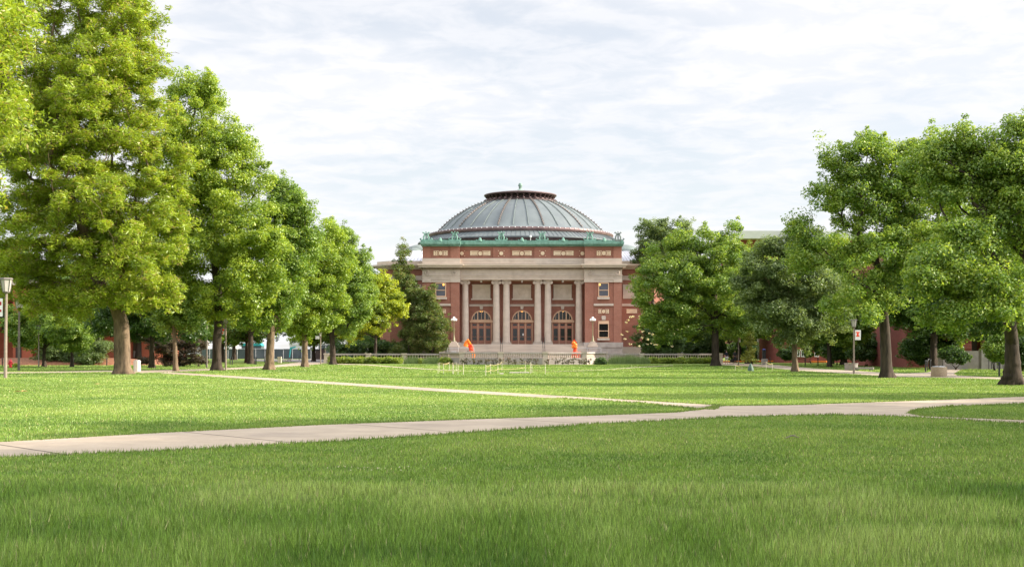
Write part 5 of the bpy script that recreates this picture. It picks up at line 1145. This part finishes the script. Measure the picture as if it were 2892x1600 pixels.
for i, (xb_, yb_) in enumerate(((2623.5,1046.5),(2632,1042.6),(2639.5,1039.5),(2647,1036.5),(2654,1034),(2661.5,1031),(2669,1028))):
    x, d = G(xb_, yb_); lab = 'black looped bicycle rack in the receding row beside the branch path'
    if rk is None:
        rk = thing('bike_rack', lab, 'bicycle rack', (x, d, 0), 0.9, 'bicycle racks beside the branch path')
        MB().tube([(-0.32, 0, 0), (-0.32, 0, 0.62)]+[(-0.32*math.cos(t), 0, 0.62+0.32*math.sin(t)) for t in np.linspace(0.2, math.pi-0.2, 9)]+[(0.32, 0, 0.62), (0.32, 0, 0)], 0.035, 8).build('hoop', M['black'], rk, smooth=True)
        MB().lathe([(0.08, 0), (0.08, 0.02)], (-0.32, 0, 0), 10).lathe([(0.08, 0), (0.08, 0.02)], (0.32, 0, 0), 10).build('base_plate', M['black'], rk)
    else: again(rk, (x, d, 0), 0.9, lab)
def bin_(label, xq, yq, r, h, mat, oct_=False):
    x, d = G(xq, yq); rt = thing('litter_bin', label, 'bin', (x, d+r, 0)); n = 8 if oct_ else 28
    MB().lathe([(r*0.97, 0), (r, 0.03), (r, h), (r*0.86, h+0.0), (r*0.84, h-0.05)], (0, 0, 0), n, 0.39 if oct_ else 0).build('shell', M[mat], rt, smooth=not oct_)
    MB().lathe([(r*0.86, h-0.03), (r*0.8, h+0.035), (r*0.4, h+0.05), (r*0.38, h+0.01), (0.001, h)], (0, 0, 0), n).build('lid', M['steel'], rt)
bin_('squat round exposed aggregate bin with a metal lid on the path junction', 2659, 1064, 0.47, 0.6, 'aggr')
bin_('pale concrete bin half hidden behind the leaning locust trunk', 384.5, 1048, 0.27, 0.83, 'pale', True)
x, d = G(2408, 1045.5); rt = thing('planter', 'round grey concrete planter behind the banner lamp post', 'planter', (x, d+0.45, 0))
MB().lathe([(0.5, 0), (0.52, 0.05), (0.52, 0.5), (0.56, 0.52), (0.56, 0.58), (0.46, 0.58), (0.46, 0.5)], (0, 0, 0), 28).build('bowl', M['conc'], rt, smooth=True); MB().lathe([(0.46, 0.5), (0.001, 0.54)], (0, 0, 0), 20).build('soil', M['mulch'], rt)
def bench(label, x0, x1, y, hh, mat):
    xa, d = G(x0, y); xb_, _ = G(x1, y); rt = thing('bench', label, 'bench', ((xa+xb_)/2, d, 0)); w_ = (xb_-xa)/2
    MB().slab([(-w_, 0.05), (-w_+0.08, 0), (w_-0.08, 0), (w_, 0.05), (w_, 0.45), (-w_, 0.45)], hh*0.45, hh).build('seat', M[mat], rt)
    for s_ in (-0.75, 0.75): MB().box(s_*w_-0.1, s_*w_+0.1, 0.06, 0.4, 0, hh*0.45-0.002).build('leg', M[mat], rt)
bench('low grey concrete bench slab beside the round planter', 2416, 2469, 1046, 0.27, 'conc')
bench('pale stone bench slab on the plaza behind the middle oak', 793, 808, 1021, 0.36, 'pale'); bench('second pale stone bench slab further along the plaza', 810, 822, 1019.5, 0.36, 'pale')
x, d = G(789, 1024); o = MB().box(-0.24, 0.24, 0, 0.4, 0, 0.82).box(-0.27, 0.27, -0.03, 0.43, 0.74, 0.84).build('stone_post', M['pale']); o.location = (x, d, 0); tag(o, 'square pale stone post at the plaza edge right of the middle oak', 'post')
x, d = G(29.5, 1037.8); rt = thing('fire_hydrant', 'red fire hydrant beside the mulch bed', 'hydrant', (x, d, 0)); k = 0.93
MB().lathe([(0.19, 0), (0.19, 0.05), (0.13, 0.07), (0.13, 0.5), (0.17, 0.52), (0.17, 0.56), (0.13, 0.58)], (0, 0, 0), 14).build('body', M['red'], rt, smooth=True); MB().lathe([(0.15, 0.58), (0.13, 0.68), (0.06, 0.76), (0.04, 0.77), (0.04, 0.84), (0.001, 0.85)], (0, 0, 0), 14).build('bonnet', M['red'], rt, smooth=True)
for s_ in (-1, 1): MB().tube([(s_*0.1, 0, 0.4), (s_*0.25, 0, 0.4)], 0.065, 10).build('nozzle', M['red'], rt)
MB().tube([(0, -0.1, 0.38), (0, -0.26, 0.38)], 0.085, 10).build('nozzle', M['red'], rt)
x, d = G(p4(1150), 1030); rt = thing('emergency_post', 'black emergency call column with a blue top on a grey granite block', 'call post', (x, d, 0))
s = d/FPX
MB().box(-7.7*s, 7.7*s, 0, 15*s, 0, 17*s).box(-7*s, 7*s, 0.3*s, 14*s, 17*s, 17.6*s).build('granite_block', M['rock'], rt); MB().box(-6*s, 3*s, 4*s, 12*s, 17*s, 42*s).box(-6.6*s, 3.6*s, 3.4*s, 12.6*s, 41*s, 42.5*s).build('column', M['black'], rt)
MB().lathe([(4.4*s, 42.5*s), (4.6*s, 44*s), (4*s, 45.5*s), (0.001, 46*s)], (-1.5*s, 8*s, 0), 14).build('beacon', plain('blue_beacon', (0.07, 0.08, 0.33), 0.4), rt)
# fallen leaves and twig on the lawn
def scrap(name, label, xd, yd, L, mat, cat):
    x, d = G(xd*K, yd*K); m = MB()
    if name == 'twig': m.tube([(-L/2, 0, 0.05), (0, 0.03, 0.09), (L/2, 0, 0.06)], [0.008, 0.012, 0.006], 6).tube([(0, 0.03, 0.09), (L*0.2, -0.05, 0.11)], 0.006, 5)
    else:
        for k in range(5): a_ = k*1.3; m.add([(0, 0, .06), (L*.3*math.cos(a_-.3), L*.3*math.sin(a_-.3), .09), (L*.5*math.cos(a_), L*.5*math.sin(a_), .07), (L*.3*math.cos(a_+.3), L*.3*math.sin(a_+.3), .1)], [(0, 1, 2, 3)])
    o = m.build(name, M[mat]); o.location = (x, d, 0); tag(o, label, cat)
M['dryleaf'] = plain('dry_leaf', (0.5, 0.3, 0.13), 0.9)
scrap('fallen_leaf', 'dry orange leaf on the sunlit lawn near the lamp post', 52, 988, 0.5, 'dryleaf', 'leaf'); scrap('fallen_leaf', 'small dry leaf on the lawn below the leaning trunk', 244, 969, 0.3, 'dryleaf', 'leaf'); scrap('twig', 'short dry twig on the shaded near lawn', 1993, 1108, 0.22, 'post', 'twig')
rng = np.random.default_rng(77); n = 26; cx_, cd_ = G(960*K, 1189*K)
C = np.stack([cx_ + rng.normal(0, 0.30, n), cd_ + rng.normal(0, 0.18, n), rng.uniform(0.05, 0.08, n)], 1)
v, f, c = leaf_arrays(rng, C, np.full(n, 0.009), 7, 0.012, 0.01, [(0.5, 0.47, 0.42), (0.7, 0.68, 0.62), (0.6, 0.5, 0.45)]); tag(np_mesh('clover_flower', v, f, None, c, M['leaf']), 'patch of small white clover flowers in the shaded grass', 'clover', kind='stuff')
# ---------------------------------------------------------------- background buildings and construction site
def window_row(rt, xs, y0, y1, d, wpx, gm='dglass', fm='white'):
    for xq in xs:
        m = MB(); t = max(0.08, wpx*0.1*d/FPX); xa, xb_ = X(xq, d), X(xq+wpx, d); za, zb = Z(y1, d), Z(y0, d)
        m.box(xa, xb_, d-0.1, d+0.05, zb-t, zb).box(xa, xb_, d-0.1, d+0.05, za, za+t).box(xa, xa+t, d-0.1, d+0.05, za+t, zb-t).box(xb_-t, xb_, d-0.1, d+0.05, za+t, zb-t).box((xa+xb_)/2-t/2, (xa+xb_)/2+t/2, d-0.08, d+0.04, za+t, zb-t)
        w_ = part(m, 'window', fm, rt); part(MB().box(xa+t, xb_-t, d-0.03, d+0.02, za+t, zb-t), 'pane', gm, w_)
d = 158.0
ob = thing('brick_hall', 'orange brick hall with tall dark window slots behind the leaning locust', 'building', (X(200, d), d, 0))
m = MB()
for (x0, x1, dd) in ((-500, -40, 0), (-40, 42, 3.2), (42, 97, -0.6), (97, 160, 1.5), (160, 302, 0.4), (302, 374, 0), (388, 426, 0), (426, 433, 0.5)): m.box(X(x0, d), X(x1, d), d+dd, d+16, 0, 9.5)
m.box(X(374, d), X(388, d), d+0.5, d+16, 0, 9.5); part(m, 'wall', 'brick_o', ob)
part(MB().box(X(-500, d)-.3, X(433, d)+.3, d-0.9, d+16.3, 9.5, 10.1), 'roof', 'stone', ob)
part(MB().box(X(44, d), X(84, d), d-1.8, d-0.61, Z(926, d), Z(922, d)), 'canopy', 'stone', ob)
part(MB().box(X(50, d), X(66, d), d-0.68, d-0.61, 0.5, Z(927, d)), 'doorway', 'brownbin', ob)
sl = part(MB().box(X(374.6, d), X(387.4, d), d+0.3, d+0.49, 1.0, 9.0), 'window', 'lampf', ob); part(MB().box(X(375, d), X(387, d), d+0.25, d+0.29, Z(1008, d), Z(990, d)), 'panel', 'zinc', sl)
window_row(ob, (168, 258), 948, 972, d+0.35, 26, 'dglass', 'lampf')
# construction fence with windscreen
d = 262.0; ft = thing('construction_fence', 'chain link construction fence covered with dark green windscreen', 'fence', (X(780, d), d, 0)); zt = Z(985, d)
m = MB()
for i in range(17):
    xq = 566 + i*26; m.tube([(X(xq, d), d, 0), (X(xq, d), d, zt+0.12)], 0.05, 6)
m.tube([(X(566, d), d, zt+0.05), (X(982, d), d, zt+0.05)], 0.04, 6); part(m, 'frame', 'steel', ft)
for i in range(16): part(MB().box(X(566.6+i*26, d), X(591.4+i*26, d), d+0.06, d+0.1, 0.12, zt-0.02*(i % 3)), 'windscreen', 'screen', ft)
d = 250.0; m = MB().box(X(900, d), X(1000, d), d, d+0.1, 0.1, Z(973, d)); ft2 = thing('construction_fence', 'taller grey green screened fence behind the dumpster and dark oak', 'fence', (X(940, d), d, 0)); part(m, 'windscreen', 'screen', ft2)
m = MB()
for i in range(6): m.tube([(X(900+i*20, d), d-0.05, 0), (X(900+i*20, d), d-0.05, Z(970, d))], 0.05, 6)
m.tube([(X(900, d), d-0.05, Z(973, d)), (X(1000, d), d-0.05, Z(973, d))], 0.04, 6); part(m, 'frame', 'steel', ft2)
def shed(name, label, cat, x0, x1, y0, y1, d, mat, roofmat, rise=0.25, deep=3.0):
    rt = thing(name, label, cat, (X((x0+x1)/2, d), d, 0)); xa, xb_, za, zb = X(x0, d), X(x1, d), max(0, Z(y1, d)), Z(y0, d)
    part(MB().box(xa, xb_, d, d+deep, za, zb), 'body', mat, rt); part(MB().prism([(xa-.1, zb+.005), (xb_+.1, zb+.005), (xb_-.25, zb+rise), (xa+.25, zb+rise)], d-.1, d+deep+.1), 'roof', roofmat, rt); return rt
shed('trailer', 'white construction trailer behind the fence beside the tan lamp post', 'trailer', 622, 664, 974, 1000, 270, 'white', 'white')
shed('site_tent', 'pale grey tent canopy behind the fence left of the tallest oak', 'tent', 520, 585, 972, 1000, 275, 'zinc', 'white', 0.8)
shed('site_tent', 'pale grey tent canopy behind the slender trunked oak', 'tent', 818, 858, 974, 1000, 278, 'zinc', 'zinc', 0.8)
t_ = shed('covered_container', 'container under a teal tarpaulin behind the fence', 'container', 682, 738, 976, 1004, 266, 'screen', 'teal', 0.55); 
m = MB().add([(X(816, 258), 258, Z(1008, 258)), (X(819, 258), 258, Z(980, 258)), (X(836, 258), 258, Z(977, 258)), (X(834, 258), 258, Z(981, 258)), (X(822, 258), 258, Z(985, 258)), (X(818, 258), 258, Z(1008, 258))], [(0, 1, 2, 3, 4, 5)])
m.v += [(x, y+0.25, z) for x, y, z in m.v]; m.f += [(11, 10, 9, 8, 7, 6)] + [(i, (i+1) % 6, 6+(i+1) % 6, 6+i) for i in range(6)]
tag(m.build('hanging_tarp', M['teal']), 'teal tarpaulin strip hanging off a frame behind the slender oak', 'tarpaulin')
d = 285.0; ex = thing('excavator', 'yellow orange machine arm bent into an arch above the white trailer', 'excavator', (X(651, d), d, 0)); s = d/FPX
M['yel'] = plain('machine_yellow', (0.75, 0.33, 0.02), 0.5)
part(MB().tube([(X(638, d), d, Z(985, d)), (X(644, d), d, Z(968, d)), (X(651, d), d, Z(954, d))], [0.42, 0.38, 0.3], 8), 'boom', 'yel', ex); part(MB().tube([(X(651, d), d, Z(954, d)), (X(657, d), d, Z(962, d)), (X(662, d), d, Z(985, d))], [0.32, 0.38, 0.45], 8), 'stick', 'yel', ex)
part(MB().box(X(634, d), X(668, d), d+1, d+4, 0.9, Z(985, d)), 'cab', 'yel', ex); part(MB().box(X(632, d), X(670, d), d+0.8, d+4.2, 0, 0.9), 'track', 'black', ex)
d = 240.0; du = thing('dumpster', 'dark brown dumpster with a sloping lid beside the thin lamp post', 'dumpster', (X(900, d), d, 0)); xa, xb_ = X(880, d), X(917, d)
part(MB().prism([(xa+.12, 0.1), (xb_-.12, 0.1), (xb_, Z(986, d)), (xa, Z(991, d))], d, d+1.8), 'body', 'brownbin', du); part(MB().prism([(xa-.05, Z(990.8, d)), (xb_-.3, Z(986, d)), (xb_, Z(981.5, d)), (xb_-.5, Z(984, d)), (xa-.05, Z(989.5, d))], d-.05, d+1.85), 'lid', 'black', du)
part(MB().box(X(882, d), X(886, d), d-0.02, d+0.01, Z(1000, d), Z(991, d)).box(X(888, d), X(891, d), d-0.02, d+0.01, Z(996, d), Z(991.5, d)), 'sticker', 'zinc', du)
# buildings behind the right row
d = 178.0; rb = thing('brick_hall', 'red brick hall with white framed windows behind the small pale trunked tree', 'building', (X(2400, d), d, 0))
part(MB().box(X(2215, d), X(2700, d), d, d+18, 0, 9.4), 'wall', 'brick_r', rb); part(MB().box(X(2215, d)-.4, X(2700, d), d-.5, d+18.3, 9.4, 10.0), 'roof', 'stone', rb)
part(MB().box(X(2214, d), X(2700, d), d-.12, d+.1, 3.6, 4.0), 'belt_course', 'stone', rb)
window_row(rb, (2246, 2262, 2300, 2340, 2380, 2420, 2460, 2500, 2540), 988, 1007, d-0.02, 13)
window_row(rb, (2240, 2280, 2320, 2360, 2400, 2440, 2480, 2520, 2560), 900, 935, d-0.02, 16)
d = 124.0; rb = thing('brick_hall', 'dark red brick hall with a recessed black entrance behind the concrete ramp', 'building', (X(2780, d), d, 0))
m = MB().box(X(2560, d), X(2744, d), d, d+20, 0, 11.2).box(X(2776, d), X(3300, d), d, d+20, 0, 11.2).box(X(2744, d), X(2776, d), d+1.2, d+20, 0, 11.2).box(X(2744, d), X(2776, d), d, d+1.2, Z(925, d), 11.2)
for i in range(14): m.box(X(2720, d), X(2743, d), d-0.08, d+.01, 1.8+i*0.62, 2.3+i*0.62).box(X(2777, d), X(2810, d), d-0.08, d+.01, 1.8+i*0.62, 2.3+i*0.62)
part(m, 'wall', 'brick_r', rb); part(MB().box(X(2559, d), X(3300, d), d-.6, d+20, 11.2, 11.9), 'roof', 'stone', rb); part(MB().box(X(2750, d), X(2770, d), d+1.0, d+1.19, 1.6, Z(927, d)), 'door', 'brownbin', rb)
part(MB().box(X(2560, d), X(2719, d), d-.1, d+.02, 4.4, 4.8).box(X(2811, d), X(3300, d), d-.1, d+.02, 4.4, 4.8), 'belt_course', 'stone', rb)
window_row(rb, (2600, 2640, 2680, 2820, 2860), 978, 1000, d-0.02, 14); window_row(rb, (2590, 2640, 2690, 2745, 2800, 2845, 2880), 770, 830, d-0.03, 18, 'bglass', 'stone'); window_row(rb, (2590, 2640, 2690, 2800, 2845, 2880), 880, 920, d-0.03, 18, 'bglass', 'stone')
d = 112.0; cw = thing('concrete_ramp', 'pale concrete ramp walls with a sloping handrail leading to the brick entrance', 'ramp', (X(2750, d), d, 0))
part(MB().box(X(2664, d), X(2733, d), d, d+0.35, 0, Z(996, d)), 'wall', 'conc', cw); part(MB().prism([(X(2733, d+2), 0), (X(2766, d+2), 0), (X(2766, d+2), Z(1004, d+2)), (X(2733, d+2), Z(998, d+2))], d+2, d+2.35), 'slope_wall', 'conc', cw)
part(MB().box(X(2766, d), X(2850, d), d-0.5, d+0.2, 0, Z(985.5, d)), 'stair_wall', 'conc', cw); part(MB().box(X(2640, d+5), X(2800, d+5), d+5, d+6, 0, Z(990, d+5)), 'upper_wall', 'conc', cw)
m = MB().tube([(X(2733, d), d+1.8, Z(998, d)), (X(2766, d), d+1.8, Z(1005, d))], 0.035, 6)
for i in range(7): xq = 2783+i*8; m.tube([(X(xq, d), d-.8, 0), (X(xq, d), d-.8, Z(1003, d))], 0.03, 6)
m.tube([(X(2783, d), d-.8, Z(1003, d)), (X(2831, d), d-.8, Z(1003, d))], 0.03, 6); part(m, 'handrail', 'black', cw)
d = 330.0; fh = thing('distant_hall', 'far pale roofed hall rising above the trees beyond the walkers', 'building', (X(2200, d), d, 0))
part(MB().box(X(2090, d), X(2420, d), d+4, d+30, 0, Z(672, d)), 'wall', 'brick_r', fh)
part(MB().prism([(X(2080, d), Z(673, d)), (X(2420, d), Z(673, d)), (X(2415, d), Z(652, d)), (X(2085, d), Z(651, d))], d, d+34), 'roof', 'palegreen', fh)
part(MB().prism([(X(2205, d-6), Z(690, d-6)), (X(2340, d-6), Z(690, d-6)), (X(2320, d-6), Z(650, d-6)), (X(2255, d-6), Z(638, d-6)), (X(2228, d-6), Z(655, d-6))], d-6, d-0.5), 'dormer', 'slate', fh)
# ---------------------------------------------------------------- people, dog
def skin_obj(name, pts, edges, rad, mat, parent, root=0, sub=2):
    me = bpy.data.meshes.new(name); me.from_pydata([tuple(p) for p in pts], edges, []); me.materials.append(mat)
    o = bpy.data.objects.new(name, me); COL.objects.link(o); o.parent = parent
    md = o.modifiers.new('skin', 'SKIN'); md.use_smooth_shade = True
    for i, v in enumerate(me.skin_vertices[0].data):
        r = rad[i]; v.radius = r if isinstance(r, tuple) else (r, r); v.use_root = (i == root)
    s_ = o.modifiers.new('sub', 'SUBSURF'); s_.levels = sub; s_.render_levels = sub
    return o
def person(label, loc, rz, top, legs, shoe='black', long_sleeve=False, shorts=False, stride=0.22, sit=False, arm_swing=0.2, scale=1.0, hat=None):
    rt = thing('person', label, 'person', loc, rz); rt.scale = (scale,)*3
    P, E, R = [], [], []
    def add(p, r, to=None): P.append(p); R.append(r); (E.append((to, len(P)-1)) if to is not None else None); return len(P)-1
    hz = 0.48 if sit else 0.93
    pel = add((0, 0, hz), (0.15, 0.11)); ab = add((0, 0.01, hz+0.16), (0.135, 0.10), pel); ch = add((0, 0.0, hz+0.36), (0.165, 0.115), ab); nk0 = add((0, 0.01, hz+0.52), (0.075, 0.07), ch); nk = add((0, -0.005, hz+0.59), 0.052, nk0)
    jaw = add((0, -0.035, hz+0.655), (0.062, 0.072), nk); hd = add((0, -0.02, hz+0.74), (0.076, 0.094), jaw); cr_ = add((0, -0.005, hz+0.82), (0.05, 0.06), hd); add((0, -0.128, hz+0.70), 0.012, hd)
    J = {}
    for s_ in (-1, 1):
        sw = arm_swing*s_
        sh = add((s_*0.175, 0, hz+0.47), 0.06, nk0); el = add((s_*0.235, sw*0.35+0.02, hz+0.20), 0.044, sh); wr = add((s_*0.245, sw-0.08, hz-0.02), 0.030, el)
        pa = add((s_*0.243, sw-0.10, hz-0.085), (0.034, 0.02), wr)
        for k in range(4): a_ = add((s_*0.243+0.0, sw-0.135+k*0.02, hz-0.14), 0.0085, pa); add((s_*0.236, sw-0.138+k*0.02, hz-0.185+(0.012 if k in (0, 3) else 0)), 0.007, a_)
        th = add((s_*0.236, sw-0.145, hz-0.075), 0.010, pa); add((s_*0.232, sw-0.165, hz-0.11), 0.008, th)
        st = stride*s_
        if sit: hp = add((s_*0.09, -0.05, hz-0.02), 0.085, pel); kn = add((s_*0.12, -0.42, hz+0.02), 0.06, hp); an = add((s_*0.12, -0.44, 0.09), 0.04, kn); toe = add((s_*0.12, -0.6, 0.04), 0.035, an)
        else: hp = add((s_*0.09, 0, hz-0.06), 0.088, pel); kn = add((s_*0.095, -st*0.45-0.03, 0.50), 0.062, hp); an = add((s_*0.095, -st*0.55+0.05, 0.09), 0.040, kn); toe = add((s_*0.10, -st*0.55-0.10, 0.04), 0.035, an)
        J[s_] = (sh, el, wr, hp, kn, an, toe)
    skin_obj('body', P, E, R, M['skin'], rt)
    def cloth(name, ids, grow, mat):
        mp = {i: k for k, i in enumerate(ids)}; pts = [P[i] for i in ids]; ed = [(mp[a], mp[b]) for a, b in E if a in mp and b in mp]
        rr = [tuple(q*grow+0.014 for q in (R[i] if isinstance(R[i], tuple) else (R[i], R[i]))) for i in ids]; return skin_obj(name, pts, ed, rr, M[mat], rt)
    arms = [i for s_ in (-1, 1) for i in J[s_][:3 if long_sleeve else 2]]
    cloth('jacket' if long_sleeve else 'shirt', [pel, ab, ch, nk0]+arms, 1.08, top)
    lg = [i for s_ in (-1, 1) for i in J[s_][3:(5 if shorts else 6)]]
    cloth('shorts' if shorts else 'trousers', [pel]+lg, 1.12, legs)
    for s_ in (-1, 1): i, j = J[s_][5], J[s_][6]; skin_obj('shoe', [P[i], P[j]], [(0, 1)], [0.05, 0.045], M[shoe], rt)
    MB().lathe([(0.098, 0.0), (0.104, 0.05), (0.085, 0.11), (0.04, 0.14), (0.001, 0.145)], (0, 0.005, hz+0.73), 14).build('cap' if hat else 'hair', M[hat or 'hair'], rt, smooth=True)
    m = MB()
    for s_ in (-1, 1): m.ball((s_*0.032, -0.108, hz+0.735), 0.012, 8)
    m.build('eye', M['black'], rt)
    return rt
x, d = G(598.5, 1045.5); person('person in a dark jacket and blue jeans half hidden behind the tallest oak', (x, d+1.2, 0), 0.2, 'navy', 'denim', long_sleeve=True, stride=0.12, scale=0.90)
x, d = G(p4(372), 1027.5); person('person in a navy shirt and pale shorts walking with the dog', (x, d, 0), 3.3, 'navy', 'khaki', shorts=True, stride=0.2, scale=0.98)
x, d = G(p4(600), 1027.5); person('person in black clothing half hidden by the slim lamp post', (x, d+2, 0), 3.0, 'black', 'black', stride=0.16, scale=0.98)
x, d = G(p4(2195), 1022.5); person('person in red sitting on a grey boulder before dark shrubs', (x, d, 0), -0.9, 'redcl', 'navy', long_sleeve=True, sit=True, scale=1.1)
m = MB().ball((0, 0, 0.18), 0.75, 14, 0.55); rg = random.Random(3); m.v = [(x_*(0.9+0.25*rg.random())*1.25, y_*(0.9+0.2*rg.random()), max(-0.02, z_*(0.85+0.3*rg.random()))) for x_, y_, z_ in m.v]
o = m.build('boulder', M['rock']); o.location = (x+0.35, d+0.35, 0); tag(o, 'grey boulder under the sitting person in red', 'boulder')
x, d = G(p4(478), 1027.5); dg = thing('dog', 'black dog walking beside the person in pale shorts', 'dog', (x, d, 0), -1.15)
P = [(0.28,0,.47),(0.05,0,.50),(-.22,0,.46),(0.42,0,.58),(0.5,0,.68),(0.62,0,.65),(0.72,0,.62),(-.34,0,.5),(-.46,0,.62)]; E = [(0,1),(1,2),(0,3),(3,4),(4,5),(5,6),(2,7),(7,8)]; R = [(.14,.12),(.12,.12),(.10,.11),.085,.085,.055,.038,.03,.018]
for fx, fz, sgn in ((0.26,.42,1),(0.26,.42,-1)): b_ = len(P); P += [(fx,sgn*.08,.36),(fx-.03,sgn*.09,.2),(fx+.02,sgn*.09,.03),(fx+.07,sgn*.09,.02)]; E += [(0,b_),(b_,b_+1),(b_+1,b_+2),(b_+2,b_+3)]; R += [.06,.035,.027,.025]
for sgn in (1,-1): b_ = len(P); P += [(-.2,sgn*.08,.34),(-.14,sgn*.09,.27),(-.3,sgn*.09,.16),(-.25,sgn*.09,.03),(-.2,sgn*.09,.02)]; E += [(2,b_),(b_,b_+1),(b_+1,b_+2),(b_+2,b_+3),(b_+3,b_+4)]; R += [.075,.05,.03,.025,.024]
skin_obj('body', P, E, R, M['fur'], dg, 1)
m = MB()
for s_ in (-1, 1): m.prism([(0.46, 0.70), (0.53, 0.72), (0.5, 0.84)], s_*0.05-0.015, s_*0.05+0.015)
m.build('ear', M['fur'], dg)
x0, d0 = G(2190, 1022.8); o = MB().tube([(X(2188, 150), 187, 0.12), (X(2230, 185), 185, 0.22), (X(2290, 178), 178, 0.16), (X(2335, 176), 176, 0.2)], 0.09, 6).build('barrier_tape', M['orange']); tag(o, 'orange barrier tape strung low across the far grass near the sitting person', 'barrier tape')
